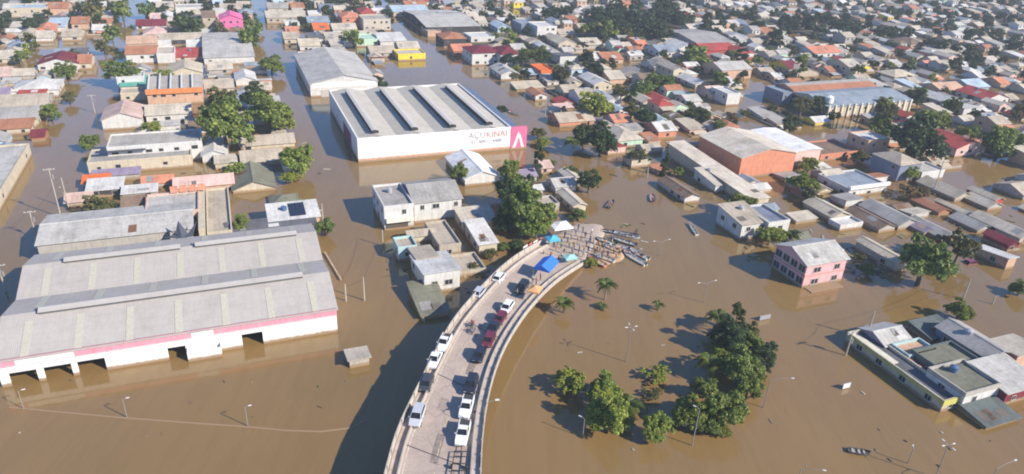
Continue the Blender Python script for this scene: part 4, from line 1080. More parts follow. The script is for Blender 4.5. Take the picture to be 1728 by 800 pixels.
def pose(sit=False, lean=0.0, arm=0.0, step=.0):
    hz = .92 if not sit else .45
    J = dict(pelvis=(0, 0, hz), waist=(lean * .3, 0, hz + .18), chest=(lean * .8, 0, hz + .42), neck=(lean, 0, hz + .56), head=(lean + .02, 0, hz + .66), crown=(lean + .02, 0, hz + .80), nose=(lean + .13, 0, hz + .71))
    bones = [('pelvis', 'waist'), ('waist', 'chest'), ('chest', 'neck'), ('neck', 'head'), ('head', 'crown'), ('head', 'nose')]
    for s, n in ((1, 'l'), (-1, 'r')):
        a = arm if s > 0 else .05
        J.update({n + 'sh': (lean * .9, s * .19, hz + .5), n + 'el': (lean * .7 + a * .4, s * .25, hz + .24 + a * .1), n + 'wr': (lean * .6 + .08 + a, s * .23, hz + .02 + a * .35), n + 'ha': (lean * .6 + .11 + a * 1.1, s * .22, hz - .07 + a * .4),
                  n + 'th': (lean * .6 + .13 + a, s * .18, hz - .03 + a * .38), n + 'hp': (0, s * .10, hz - .04)})
        k = s * step
        if sit: J.update({n + 'kn': (.42, s * .13, hz + .02), n + 'an': (.45, s * .13, .08), n + 'to': (.6, s * .14, .04)})
        else: J.update({n + 'kn': (.03 + k * .6, s * .11, .48), n + 'an': (k - .02, s * .12, .08), n + 'to': (k + .16, s * .13, .035)})
        bones += [('chest', n + 'sh'), (n + 'sh', n + 'el'), (n + 'el', n + 'wr'), (n + 'wr', n + 'ha'), (n + 'wr', n + 'th'), ('pelvis', n + 'hp'), (n + 'hp', n + 'kn'), (n + 'kn', n + 'an'), (n + 'an', n + 'to')]
    rad = dict(pelvis=(.13, .15), waist=(.11, .14), chest=(.13, .17), neck=.055, head=.10, crown=.075, nose=.02)
    for n in 'lr': rad.update({n + 'sh': .07, n + 'el': .05, n + 'wr': .035, n + 'ha': .03, n + 'th': .016, n + 'hp': .10, n + 'kn': .065, n + 'an': .045, n + 'to': .04})
    return J, bones, rad, hz
SKIN = [m_plain(c, .6, name='skin') for c in ((.42, .24, .16), (.28, .15, .09), (.50, .31, .22))]
HAIR = m_plain((.02, .015, .012), .8, name='hair')
CLOTH = {'white': (.60, .60, .58), 'red': (.30, .035, .035), 'blue': (.04, .08, .24), 'black': (.02, .02, .025), 'green': (.06, .22, .10), 'orange': (.42, .15, .04), 'grey': (.25, .25, .27), 'yellow': (.45, .35, .08)}
TROU = {'dark': (.03, .03, .04), 'denim': (.06, .09, .18), 'khaki': (.28, .22, .14)}
POSES = {}
for key, a in (('stand', dict()), ('reach', dict(arm=.3, lean=.06)), ('walk', dict(step=.18, arm=.12)), ('sit', dict(sit=True, lean=.08, arm=.2))):
    J, bo, ra, hz = pose(**a); POSES[key] = (figure('person', J, bo, ra), hz)
def person(kind, loc, rotz, shirt, trou, where, group='people gathered at the bridge landing'):
    me, hz = POSES[kind]; me = me.copy(); me.materials.clear()
    sk = random.choice(SKIN)
    for m in (m_plain(CLOTH[shirt], .85, name='shirt_cloth'), m_plain(TROU[trou], .85, name='trouser_cloth'), sk, HAIR): me.materials.append(m)
    idx = []
    for p in me.polygons:
        c = p.center
        if c.z > hz + .76 or (c.z > hz + .62 and c.x < -.01): k = 3
        elif c.z > hz + .53: k = 2
        elif abs(c.y) > .185 and c.z < hz + .25 and c.z > hz - .2: k = 2
        elif c.z > hz + .02: k = 0
        elif c.z < .07: k = 3
        else: k = 1
        idx.append(k)
    me.polygons.foreach_set('material_index', idx); me.polygons.foreach_set('use_smooth', [True] * len(idx))
    s = random.uniform(.94, 1.06)
    o = link('person', me, None, loc, rotz, (s, s, s))
    auto(o, f'person in {shirt} shirt and {trou} trousers {where}', 'person', group, loc)
    return o
LZ = .46
def at_land(x, y, z=LZ, h=.9):
    p = px(x, y, z + h); p.z = z; return p
crowd = [(965, 398), (972, 392), (958, 404), (981, 400), (990, 411), (996, 405), (1003, 414), (1010, 407), (947, 413), (938, 420), (952, 424), (969, 414), (976, 424), (985, 428), (993, 420), (1004, 424), (1013, 417), (1021, 410), (1030, 414), (1036, 422), (1026, 428), (984, 386), (966, 386), (930, 430), (943, 438), (1016, 428), (1046, 424), (917, 428), (953, 396), (948, 404), (941, 408), (961, 410), (975, 406), (988, 396), (997, 398), (1002, 404), (1008, 420), (1019, 421), (1033, 408), (1040, 430), (978, 416), (966, 422), (957, 430), (986, 419), (992, 434), (1007, 433), (972, 434), (948, 430), (935, 412), (955, 390), (976, 382), (999, 390)]
for i, (x, y) in enumerate(crowd):
    z = LZ - .05 if x < 1000 else .30
    person(random.choice(('stand', 'stand', 'reach', 'walk')), at_land(x, y, z), random.uniform(0, 6.28), random.choice(list(CLOTH) + ['black', 'grey', 'white', 'blue']), random.choice(list(TROU)), 'on the landing' if x < 1000 else 'on the sand spit')
for x, y, c in ((905, 473, 'red'), (899, 470, 'white'), (912, 466, 'blue'), (873, 493, 'yellow')):
    p, d = deck_at(x, y, .9); person('stand', p, random.uniform(0, 6), c, 'dark', 'beside the tents on the bridge', 'people on the bridge')

# motorcycles with riders
def motorbike(x, y, col, lab, who):
    p, d = deck_at(x, y, .6); a = math.atan2(d.y, d.x)
    o = thing('motorcycle', lab, 'motorcycle', p, a, 'motorcycles riding over the bridge')
    for sx in (.62, -.62):
        q = MB()
        n = 14; ring = [(sx + math.cos(t * 2 * math.pi / n) * .25, 0, .3 + math.sin(t * 2 * math.pi / n) * .25) for t in range(n + 1)]
        q.tube(ring, .055, 6, cap=False); w = q.build('wheel', TYRE, o)
        q = MB(); q.tube([(sx, -.05, .3), (sx, .05, .3)], .08, 8); q.build('hub', RIM, w)
    q = MB(); q.loft([[(-.75, -.06, .68), (-.75, .06, .68), (-.75, .05, .78), (-.75, -.05, .78)], [(-.2, -.13, .55), (-.2, .13, .55), (-.2, .11, .78), (-.2, -.11, .78)], [(.15, -.14, .55), (.15, .14, .55), (.15, .1, .92), (.15, -.1, .92)], [(.42, -.06, .6), (.42, .06, .6), (.42, .04, .9), (.42, -.04, .9)]]); q.build('body', m_plain(col, .3, coat=.5), o)
    q = MB(); q.box(-.2, .25, -.13, .13, .25, .54); q.build('engine', m_plain((.12, .12, .13), .4, .6), o)
    q = MB(); q.tube([(.62, 0, .3), (.42, 0, .95)], .04); q.build('front_fork', m_plain((.3, .3, .32), .3, .8), o)
    q = MB(); q.tube([(.36, -.36, 1.0), (.42, 0, .97), (.36, .36, 1.0)], .022); q.build('handlebar', dk, o)
    f = Vector((math.cos(a), math.sin(a), 0))
    person('sit', p - f * .25 + Vector((0, 0, .36)), a, who, 'dark', 'riding a motorcycle on the bridge', 'motorcycle riders on the bridge')
motorbike(797, 546, (.05, .05, .06), 'black motorcycle with rider in the left lane of the bridge, further one', 'red')
motorbike(799, 556, (.30, .30, .32), 'grey motorcycle with rider in the left lane of the bridge, nearer one', 'grey')

# ------------------------------------------------------------------ tents and barriers
def tent(x, y, w, d, h, col, lab, rise=.9, rot=None, onbridge=False, gable=False):
    if onbridge: p, t_ = deck_at(x, y, h); a = math.atan2(t_.y, t_.x)
    else: p = at_land(x, y, LZ - .06, h); a = ROTZ if rot is None else rot
    w *= .82; d *= .82; rise *= .85
    o = thing('tent', lab, 'tent', p, a)
    z = h
    q = MB(); e = [(-w / 2, -d / 2, z), (w / 2, -d / 2, z), (w / 2, d / 2, z), (-w / 2, d / 2, z)]
    lo = [(a_, b_, z - .28) for a_, b_, _ in e]
    if gable: ap = [(-w / 2, 0, z + rise), (w / 2, 0, z + rise)]
    n = 0; q.v += e + lo
    for i in range(4): q.f.append((4 + i, 4 + (i + 1) % 4, (i + 1) % 4, i)); q.m.append(0)
    if gable:
        q.v += ap; q.f += [(0, 1, 9, 8), (1, 2, 9), (2, 3, 8, 9), (3, 0, 8)]; q.m += [0] * 4
    else:
        # sagging pyramid: mid ring below the straight line
        mid = [(a_ * .5, b_ * .5, z + rise * .38) for a_, b_, _ in e]; q.v += mid + [(0, 0, z + rise)]
        for i in range(4):
            j = (i + 1) % 4; q.f += [(i, j, 8 + j, 8 + i), (8 + i, 8 + j, 12)]; q.m += [0, 0]
    q.build('canopy', m_plain(col, .75, name='tarpaulin', var=.12, scale=1.2), o)
    for a_, b_, _ in e:
        g = MB(); g.tube([(a_ * .97, b_ * .97, 0), (a_ * .97, b_ * .97, z)], .04); g.build('leg', m_plain((.6, .6, .6), .4, .5), o)
    return o
tent(922, 446, 6.0, 4.0, 2.5, (.03, .17, .62), 'bright blue tarpaulin gazebo at the foot of the bridge', 1.0, onbridge=True, gable=True)
tent(933, 402, 3.2, 3.0, 2.3, (.08, .42, .68), 'turquoise blue pop-up tent beside the white tent')
tent(946, 380, 5.4, 4.6, 2.8, (.80, .80, .80), 'white pyramid tent under the trees at the landing')
tent(962, 433, 3.2, 2.4, 2.1, (.30, .56, .52), 'mint green small tent at the end of the bridge wall', .6)
tent(903, 487, 3.2, 2.6, 2.1, (.72, .36, .16), 'orange and cream striped tent on the right kerb of the bridge', .7, onbridge=True)
p, d = deck_at(899, 413, .5)
for i, c in enumerate(((.75, .74, .72), (.70, .16, .16), (.74, .72, .72), (.55, .14, .16))):
    q = MB(); q.box(-.9, .9, -.04, .04, .25, 1.15)
    o = thing('barrier', ('white', 'red', 'pale grey', 'dark red')[i] + ' barrier panel in the short row at the bridge foot', 'barrier', p + d * (i * 2.1 - 3.2), math.atan2(d.y, d.x) + .1 * (i % 2), 'barrier panels at the bridge foot')
    q.build('panel', m_plain(c, .6), o)
    for s in (-.7, .7):
        g = MB(); g.box(s - .04, s + .04, -.3, .3, 0, .08); g.box(s - .03, s + .03, -.03, .03, .08, .25); g.build('foot', dk, o)

# ------------------------------------------------------------------ boats
def boat(x, y, tx, ty, L, col, lab, inner=(.35, .36, .36), motor=True, wide=1.5, z=0.0, riders=0, group='boats around the landing'):
    p = px(x, y, .3); p.z = z; t_ = px(tx, ty, .3); h = (t_ - p); a = math.atan2(h.y, h.x)
    o = thing('boat', lab, 'boat', p, a, group)
    w = wide / 2
    def sec(xx, k, zb, zt): return [(xx, -w * k, zt), (xx, -w * k * .8, zb + .12), (xx, -w * k * .45, zb), (xx, w * k * .45, zb), (xx, w * k * .8, zb + .12), (xx, w * k, zt)]
    st = [(-.5, .86, -.12, .42), (-.25, .97, -.15, .40), (.05, 1.0, -.15, .42), (.28, .84, -.12, .48), (.42, .48, -.02, .56), (.5, .06, .25, .66)]
    q = MB(); q.loft([sec(s * L, k, zb, zt) for s, k, zb, zt in st], cap=False, closed=False)
    tr0 = sec(st[0][0] * L, st[0][1], st[0][2], st[0][3]); q.poly(tr0)
    q.build('hull', m_plain(col, .4, .2, 'boat_paint', .1), o)
    q = MB(); q.loft([[(s * L * .97, -w * k * .9, .12 + (zt - .42)), (s * L * .97, w * k * .9, .12 + (zt - .42))] for s, k, zb, zt in st[:-1]], cap=False, closed=False); q.build('floor', m_plain(inner, .7), o)
    for s in (-1, 1):
        q = MB(); q.tube([(x_ * L, s * w * k, zt) for x_, k, zb, zt in st], .035, 5); q.build('gunwale', m_plain(mul(col, .8), .5), o)
    for xx in (-.28, 0, .22):
        q = MB(); q.box(xx * L - .14, xx * L + .14, -w * .86, w * .86, .28, .33); q.build('thwart', m_plain((.40, .34, .26), .8), o)
    if motor:
        q = MB(); q.box(-.5 * L - .3, -.5 * L + .02, -.16, .16, .45, .85); q.box(-.5 * L - .16, -.5 * L - .06, -.05, .05, -.3, .45); q.build('outboard_motor', m_plain((.03, .03, .035), .4), o)
    d = Vector((math.cos(a), math.sin(a), 0))
    for i in range(riders):
        person('sit', p + d * (L * (-.28 + .26 * i)) + Vector((0, 0, .0)), a, random.choice(('orange', 'red', 'blue', 'black')), 'dark', 'sitting in a small boat on the water', 'people in boats')
    return o
boat(1046, 393, 1080, 398, 8.5, (.10, .10, .12), 'long dark canoe moored at the top of the landing', riders=0, motor=False, wide=1.3)
boat(1058, 397, 1080, 402, 6.0, (.55, .56, .57), 'pale aluminium boat beside the long dark canoe')
boat(1071, 436, 1050, 424, 6.5, (.62, .66, .62), 'pale green aluminium boat at the tip of the sand spit')
boat(1062, 426, 1040, 420, 5.5, (.35, .12, .12), 'dull red boat drawn up beside the pale green boat')
boat(1040, 416, 1022, 412, 5.5, (.60, .58, .66), 'lilac-white boat drawn up in the middle of the spit', z=.1)
boat(1018, 436, 1000, 430, 5.0, (.45, .50, .48), 'grey-green dinghy on the near edge of the sand spit', z=.2, motor=False)
boat(1022, 408, 1008, 404, 5.0, (.12, .22, .18), 'dark green dinghy among the people on the spit', z=.2)
boat(1030, 344, 1036, 336, 5.0, (.12, .10, .10), 'small dark motor boat with people in the wide crossing', riders=2, group='boats crossing the flooded junction')
boat(1101, 334, 1100, 326, 4.5, (.34, .16, .18), 'small reddish boat right of the motor boat in the crossing', riders=1, group='boats crossing the flooded junction')
boat(1170, 386, 1162, 374, 6.0, (.70, .68, .62), 'empty white canoe drifting left of the tan-roofed white house', motor=False, wide=1.0, group='boats crossing the flooded junction')
boat(868, 191, 878, 194, 5.0, (.45, .44, .45), 'tiny grey boat in the right street beside the signed warehouse', riders=1, group='boats crossing the flooded junction')
boat(1450, 762, 1462, 764, 3.0, (.12, .11, .10), 'small dark flat punt near the bottom right', motor=False, wide=1.1)

boat(1033, 420, 1018, 414, 5.0, (.50, .50, .52), 'grey skiff drawn up left of the lilac-white boat', z=.15)
boat(1052, 407, 1036, 402, 6.0, (.16, .20, .26), 'dark blue boat afloat between canoe and spit')
boat(1008, 442, 996, 436, 4.5, (.55, .20, .14), 'small orange-red dinghy at the near foot of the spit', z=.1, motor=False)
boat(1078, 428, 1060, 418, 5.5, (.70, .70, .68), 'white boat nosing out past the pale green one')
# flooded cars
p = px(1640, 440, .5); p.z = -.75; car('hatch', (.22, .02, .06), 'crimson car sunk to its windows behind the bare branched tree', p, U, 'flooded cars', 'flooded_car')
p = px(700, 98, .6); p.z = -.5; car('sedan', WHT, 'white car half under water beside the yellow shop', p, U, 'flooded cars', 'flooded_car')

# ------------------------------------------------------------------ lamps, poles, walls, signs
GAL = m_plain((.30, .28, .26), .6, .3, 'galvanised_steel'); WOODP = m_plain((.40, .36, .30), .85, name='concrete_pole'); LAMPH = m_plain((.68, .68, .66), .4, name='lamp_housing')
def hgt(base, top):
    b = px(*base); best = min(range(10, 1600), key=lambda k: abs(proj(b + Vector((0, 0, k * .01)))[1] - top[1])); return b, best * .01
def lamp(base, topy, heads, arm, lab, rot=0.0, group='street lamps standing in the flood'):
    b, h = hgt(base, (0, topy))
    o = thing('street_lamp', lab, 'street lamp', b, rot, group)
    q = MB(); q.tube([(0, 0, -2.5), (0, 0, h)], [.085, .055], 8); q.build('pole', GAL, o)
    for i in range(heads):
        a = i * 2 * math.pi / heads; c, s = math.cos(a), math.sin(a)
        q = MB(); q.tube([(0, 0, h - .15), (c * arm * .5, s * arm * .5, h + arm * .14), (c * arm, s * arm, h + arm * .2)], .035, 5); q.build('arm', GAL, o)
        q = MB(); q.loft([[(c * t - s * k, s * t + c * k, h + arm * .2 + dz) for k, dz in ((-.09, 0), (-.07, .06), (.07, .06), (.09, 0), (0, -.03))] for t in (arm - .1, arm + .15, arm + .34)]); q.build('lamp_head', LAMPH, o)
    return o
lamp((1057, 611), 553, 4, .75, 'tall four-armed lamp alone in open water right of the bridge', .3)
lamp((1187, 511), 478, 2, 1.7, 'two-armed lamp in open water between palm and pink house', .35)
lamp((1113, 432), 408, 2, 1.7, 'two-armed lamp close to the boats', .35)
lamp((1578, 806), 752, 4, .75, 'tall four-armed lamp at the lower right', .3)
lamp((983, 738), 707, 1, .6, 'short lamp in the shadow of the near trees', 2.6)
lamp((1168, 752), 690, 1, .6, 'lamp post at the near edge of the tree clump', 2.6)
lamp((1288, 688), 640, 1, 3.0, 'lamp post on the right of the tree clump, arm reaching right', -.1)
lamp((1532, 782), 758, 1, .5, 'short lamp post left of the tall four-armed lamp', 1.2)
lamp((1338, 838), 792, 1, 2.6, 'curved-arm lamp rising from the bottom edge', -.2)
lamp((1655, 850), 790, 1, 2.8, 'curved-arm lamp rising at the bottom right', .35)
lamp((994, 690), 676, 1, .4, 'tiny lamp head among the near trees', 2.0)
for base, topy, lab in (((40, 690), 660, 'pale fence lamp post nearest the left picture edge'), ((214, 704), 674, 'second fence lamp post from the left on the sunken wall'), ((418, 719), 687, 'third fence lamp post from the left on the sunken wall')):
    lamp(base, topy, 1, .55, lab, .4, 'lamp posts along the sunken wall')
p, d = deck_at(834, 663, 0)
bz = [i for i in range(NS) if i % 12 == 4 and 34 < i < 100]
for k, i in enumerate(bz[:3]):
    q0 = at(i, -.08, .44)
    o = thing('street_lamp', ('nearest', 'middle', 'farthest')[k] + ' thin lamp on the right-hand wall of the bridge', 'street lamp', q0, ROTZ - .2, 'bridge lamps')
    q = MB(); q.tube([(0, 0, 0), (0, 0, 3.2), (.5, 0, 3.9), (1.5, 0, 4.2)], .04, 6); q.build('pole', GAL, o)
    q = MB(); q.box(1.4, 1.95, -.12, .12, 4.14, 4.26); q.build('lamp_head', LAMPH, o)
def pole(base, topy, lab, arms=0, mat=None, rot=None):
    b, h = hgt(base, (0, topy))
    o = thing('utility_pole', lab, 'utility pole', b, ROTZ if rot is None else rot, 'utility poles along the flooded streets')
    q = MB(); q.tube([(0, 0, -2.5), (0, 0, h)], [.17, .11], 7); q.build('pole', mat or WOODP, o)
    for k in range(arms):
        q = MB(); q.box(-1.1, 1.1, -.06, .06, h - .35 - k * .7, h - .23 - k * .7); q.build('cross_arm', WOODP, o)
        for s in (-.9, -.3, .3, .9):
            g = MB(); g.tube([(s, 0, h - .23 - k * .7), (s, 0, h - .05 - k * .7)], .05, 6); g.build('insulator', LAMPH, o)
    if arms:
        q = MB(); q.tube([(.35, 0, h - 2.4), (.35, 0, h - 1.5)], .25, 8); q.build('transformer', GAL, o)
    return o
for base, topy, lab, arms in (((103, 367), 284, 'tall pale pole with crossbar in the left street', 1), ((62, 402), 356, 'pale pole with crossbar beside the left warehouse corner', 1), ((116, 352), 300, 'dark thin pole beside the round bush', 0), ((10, 492), 446, 'pole at the left picture edge behind the huge warehouse', 1),
    ((160, 190), 160, 'far pole with arm in the left street', 1), ((584, 508), 480, 'shorter of two poles right of the huge warehouse', 0), ((615, 507), 468, 'taller of two poles right of the huge warehouse', 0), ((646, 415), 388, 'pole at the middle street beside the flats', 0),
    ((1003, 250), 222, 'pole at the right street under dark trees', 0), ((1040, 275), 250, 'pole at the flooded crossing', 0), ((1092, 300), 282, 'short pole left of the tall conifer', 0), ((1462, 570), 526, 'leaning pole behind the lower right row', 0), ((1625, 505), 470, 'pole above the round tree at the right', 0),
    ((1427, 600), 560, 'pole at the corner of the lower right shop front', 1), ((1675, 513), 500, 'stub pole far right', 0), ((545, 372), 344, 'pole beside the white solar shed', 0), ((920, 197), 168, 'pole in the right street near the tiny boat', 0), ((1575, 325), 270, 'pole beside the white flat annex', 0), ((1645, 265), 228, 'pole against the pale pink gable wall', 0)):
    pole(base, topy, lab, arms)
# overhead wires
def wire(a, b, za, zb, sag, lab):
    A, B = px(*a), px(*b); A.z, B.z = za, zb
    q = MB(); q.tube([A.lerp(B, t / 10) - Vector((0, 0, sag * 4 * (t / 10) * (1 - t / 10))) for t in range(11)], .022, 4)
    tag(q.build('power_line', m_plain((.03, .03, .03), .6)), lab, 'wire', 'overhead wires')
wire((103, 367), (62, 402), 7.2, 5.6, .5, 'wire between the two pale poles in the left street')
wire((1427, 600), (1462, 570), 4.8, 5.2, .4, 'wire from the shop front corner pole to the leaning pole')
wire((1462, 570), (1625, 505), 5.2, 4.8, 1.0, 'long wire from the leaning pole to the pole above the round tree')
wire((584, 508), (615, 507), 3.1, 4.6, .2, 'short wire between the two poles beside the huge warehouse')
wire((615, 507), (646, 415), 4.6, 4.4, .8, 'wire running up the middle street past the flats')
# driftwood, branches and rubbish on the water
db = MB(); drng = random.Random(5)
def junk(x, y, s):
    p = px(x, y, .0); a = drng.uniform(0, 3.14); L, w, h = s * drng.uniform(.3, 1.6), s * drng.uniform(.08, .5), drng.uniform(.04, .18)
    c, q = Vector((math.cos(a), math.sin(a), 0)), Vector((-math.sin(a), math.cos(a), 0)); k = drng.choice((0, 0, 1, 1, 2, 3, 4))
    bt = [p - c * L - q * w - Vector((0, 0, .1)), p + c * L - q * w - Vector((0, 0, .1)), p + c * L * .9 + q * w - Vector((0, 0, .1)), p - c * L * .95 + q * w - Vector((0, 0, .1))]
    db.hexa(bt, [v_ + Vector((0, 0, .1 + h * drng.uniform(.6, 1.2))) for v_ in bt], k)
for (x0, y0, x1, y1, n, s) in ((1425, 415, 1500, 470, 70, .8), (640, 392, 800, 470, 40, .7), (1150, 300, 1240, 350, 40, .7), (1300, 330, 1728, 430, 70, .7), (100, 290, 400, 390, 50, .7), (960, 375, 1090, 445, 40, .6), (900, 560, 1320, 760, 16, .35), (20, 640, 600, 790, 12, .3), (1330, 600, 1728, 790, 14, .35), (400, 230, 560, 400, 26, .6), (1250, 390, 1330, 440, 30, .7), (880, 160, 1200, 300, 40, .8), (760, 420, 840, 500, 40, .6)):
    for _ in range(n): junk(drng.uniform(x0, x1), drng.uniform(y0, y1), s)
o = db.build('floating_debris', [m_plain((.16, .12, .08), .9, name='driftwood'), m_plain((.09, .08, .05), .95, name='branches'), m_plain((.36, .33, .28), .8, name='foam_board'), m_plain((.30, .27, .22), .9, name='plank'), m_plain((.12, .14, .05), .9, name='torn_leaves')])
o['kind'] = 'stuff'; tag(o, 'scattered driftwood, planks and rubbish floating on the flood', 'debris')
# sunken wall with its coping just above the water
W_ = [px(x, y, .08) for x, y in ((15, 687), (120, 697), (210, 705), (330, 714), (418, 720), (480, 726), (540, 728), (590, 722), (622, 708))]
q = MB(); rr = []
for i, p in enumerate(W_):
    d = (W_[min(i + 1, len(W_) - 1)] - W_[max(i - 1, 0)]).normalized(); n = Vector((-d.y, d.x, 0)) * .12
    rr.append([p - n + Vector((0, 0, -1.5)), p + n + Vector((0, 0, -1.5)), p + n, p - n])
q.loft(rr); o = q.build('sunken_wall', m_wall((.34, .28, .2))); tag(o, 'long curved wall with only its top line above the water, lower left', 'wall')
for x0, y0, x1, y1, lab in ((548, 425, 575, 470, 'short pale wall stub off the corner of the huge warehouse'), ((702), 515, 716, 540, 'pale wall end beside the bridge shadow')):
    a, b = px(x0, y0, .5), px(x1, y1, .5); d = (b - a); n = Vector((-d.y, d.x, 0)).normalized() * .15
    q = MB(); q.hexa([a - n - Vector((0, 0, 2)), b - n - Vector((0, 0, 2)), b + n - Vector((0, 0, 2)), a + n - Vector((0, 0, 2))], [a - n, b - n, b + n, a + n]); o = q.build('wall_stub', m_wall(PAL['cream'])); tag(o, lab, 'wall')
for x, y, w, h, lab in ((1427, 656, 1.5, .9, 'small white board sign standing in open water right of the tree clump'), (1290, 540, 2.4, .9, 'low grey sign board beside the far top of the tree clump')):
    b = px(x, y); o = thing('sign_board', lab, 'sign', b, ROTZ)
    q = MB(); q.box(-w / 2, w / 2, -.06, .06, .15, .15 + h); q.build('panel', m_plain((.62, .62, .62) if w < 2 else (.30, .31, .33), .6), o)
    for s in (-.4, .4):
        q = MB(); q.tube([(s * w, 0, -2), (s * w, 0, .15)], .05); q.build('leg', GAL, o)

# ------------------------------------------------------------------ trees
LEAF = {'bright': (.26, .33, .062), 'mid': (.17, .235, .056), 'dark': (.07, .11, .04), 'olive': (.14, .15, .055), 'dry': (.20, .15, .08), 'blue': (.045, .08, .048)}
BARK = m_plain((.12, .09, .065), .9, name='bark', var=.3)
_tm = {}
def leaf_quads(rng, cen, nrm, size, droop=.0):
    n = len(cen)
    nrm = nrm / np.linalg.norm(nrm, axis=1, keepdims=True)
    a = np.cross(nrm, rng.normal(size=(n, 3))); a /= np.linalg.norm(a, axis=1, keepdims=True)
    b = np.cross(nrm, a)
    s = size * rng.uniform(.6, 1.3, size=(n, 1)); k = s * rng.uniform(.45, .75, size=(n, 1))
    P = np.stack([cen - a * s, cen + b * k + nrm * s * .15, cen + a * s, cen - b * k + nrm * s * .15], axis=1)
    return P.reshape(-1, 3)
def quads_mesh(name, P, mat):
    me = bpy.data.meshes.new(name); n = len(P) // 4
    me.vertices.add(len(P)); me.vertices.foreach_set('co', P.astype(np.float32).ravel())
    me.loops.add(len(P)); me.loops.foreach_set('vertex_index', np.arange(len(P), dtype=np.int32))
    me.polygons.add(n); me.polygons.foreach_set('loop_start', np.arange(0, len(P), 4, dtype=np.int32)); me.polygons.foreach_set('loop_total', np.full(n, 4, dtype=np.int32))
    me.materials.append(mat); me.update(calc_edges=True); me.validate(); return me
def crown(kind, col, detail, seed):
    key = (kind, col, detail, seed)
    if key in _tm: return _tm[key]
    rng = np.random.default_rng(seed * 31 + hash(kind) % 7 if False else seed * 31 + len(kind))
    nl, size = {'near': (19000, .047), 'mid': (6500, .066), 'far': (480, .18)}[detail]
    lob = []
    if kind == 'conifer':
        for i in range(14): z = i / 13; a = rng.uniform(0, 6.28); r = .42 * (1 - z * .85); lob.append((r * .4 * math.cos(a), r * .4 * math.sin(a), -1 + z * 3.2, r * .9))
    elif kind == 'tall':
        for i in range(12): z = rng.uniform(-.8, 1.5); a = rng.uniform(0, 6.28); r = .5 * (1 - abs(z - .3) * .35); lob.append((r * .8 * math.cos(a), r * .8 * math.sin(a), z, rng.uniform(.28, .45)))
    elif kind == 'airy':
        for i in range(24): a = rng.uniform(0, 6.28); r = math.sqrt(rng.uniform(.02, .8)); lob.append((r * math.cos(a), r * math.sin(a), rng.uniform(-.3, .55) * (1.1 - r * .6), rng.uniform(.16, .30)))
    else:
        lob.append((0, 0, .05, .62))
        for i in range(15):
            a = i * 2.4 + rng.uniform(-.4, .4); z = rng.uniform(-.45, .62); r = math.sqrt(max(.05, 1 - (z * 1.15) ** 2)) * rng.uniform(.42, .66); lob.append((r * math.cos(a), r * math.sin(a), z, rng.uniform(.27, .44)))
    # each bough carries smaller tufts, so the outline is ragged
    fine = []
    for (a_, b_, c_, r_) in lob:
        for q in range(9 if kind != 'airy' else 7):
            d_ = rng.normal(size=3); d_ /= np.linalg.norm(d_); d_[2] = abs(d_[2]) * .9 - .25
            k_ = r_ * rng.uniform(.45, 1.0) * (1.5 if kind == 'airy' else 1.0); fine.append((a_ + d_[0] * k_, b_ + d_[1] * k_, c_ + d_[2] * k_ * .9, r_ * rng.uniform(.22, .5)))
    big = lob; lob = fine
    lob = np.array(lob); wgt = lob[:, 3] ** 2; pick = rng.choice(len(lob), nl, p=wgt / wgt.sum())
    d = rng.normal(size=(nl, 3)); d /= np.linalg.norm(d, axis=1, keepdims=True); d[:, 2] = np.where(d[:, 2] < -.35, -d[:, 2], d[:, 2])
    rad = rng.uniform(.2, 1.2, size=(nl, 1)) ** .6
    cen = lob[pick, :3] + d * rad * lob[pick, 3:4]
    nrm = d + rng.normal(size=(nl, 3)) * .7 + np.array([0, 0, .3])
    me = quads_mesh('crown', leaf_quads(rng, cen, nrm, size), m_leaf(LEAF[col])); _tm[key] = (me, lob)
    tb = MB(); tb.tube([(0, 0, -3.0), (.03, 0, -1.0), (0, .03, -.2)], [.11, .09, .05], 7)
    tr = tb.mesh('trunk', BARK, True); _tm[key] = (me, tr, np.array(big)); return _tm[key]
def tree(x, y, r, kind, col, label=None, sz=1.0, zc=None, name='tree', group=None, detail=None, desc=None, seed=None):
    r *= 1.16; R = r * mpp(px(x, y, 2.0)); c = (zc if zc is not None else .82 * R * sz)
    p = px(x, y, c); R = r * mpp(p)
    dist = (p - C0).length
    det = detail or ('near' if dist < 165 else 'mid' if dist < 330 else 'far')
    me, tr, lob = crown(kind, col, det, seed if seed is not None else random.randint(1, 3))
    return plant(p.x, p.y, c, R, sz, me, tr, lob, label, name, group, det, desc)
def plant(X, Y, c, R, sz, me, tr, lob, label, name='tree', group=None, det='far', desc=None):
    o = link(name, None, None, (X, Y, 0), random.uniform(0, 6.28)); o.empty_display_size = .5
    k = link('crown', me, o, (0, 0, c), random.uniform(0, 6.28), (R, R, R * sz))
    t_ = link('trunk', tr, o, (0, 0, c), None, (R, R, max(R * sz, (c + 2.0) / 3.0)))
    if det == 'near':
        for q in lob[1:7:2]:
            g = MB(); g.tube([(0, 0, c - .8 * R * sz), (q[0] * R * .5, q[1] * R * .5, c + (q[2] - .35) * R * sz), (q[0] * R, q[1] * R, c + q[2] * R * sz)], [.05 * R, .035 * R, .015 * R], 5)
            g.build('limb', BARK, o)
    if label: tag(o, label, 'tree' if name == 'tree' else 'shrub', group)
    else: auto(o, desc or 'leafy green tree', 'tree' if name == 'tree' else 'shrub', group or 'trees among the houses', (X, Y, c))
    return o
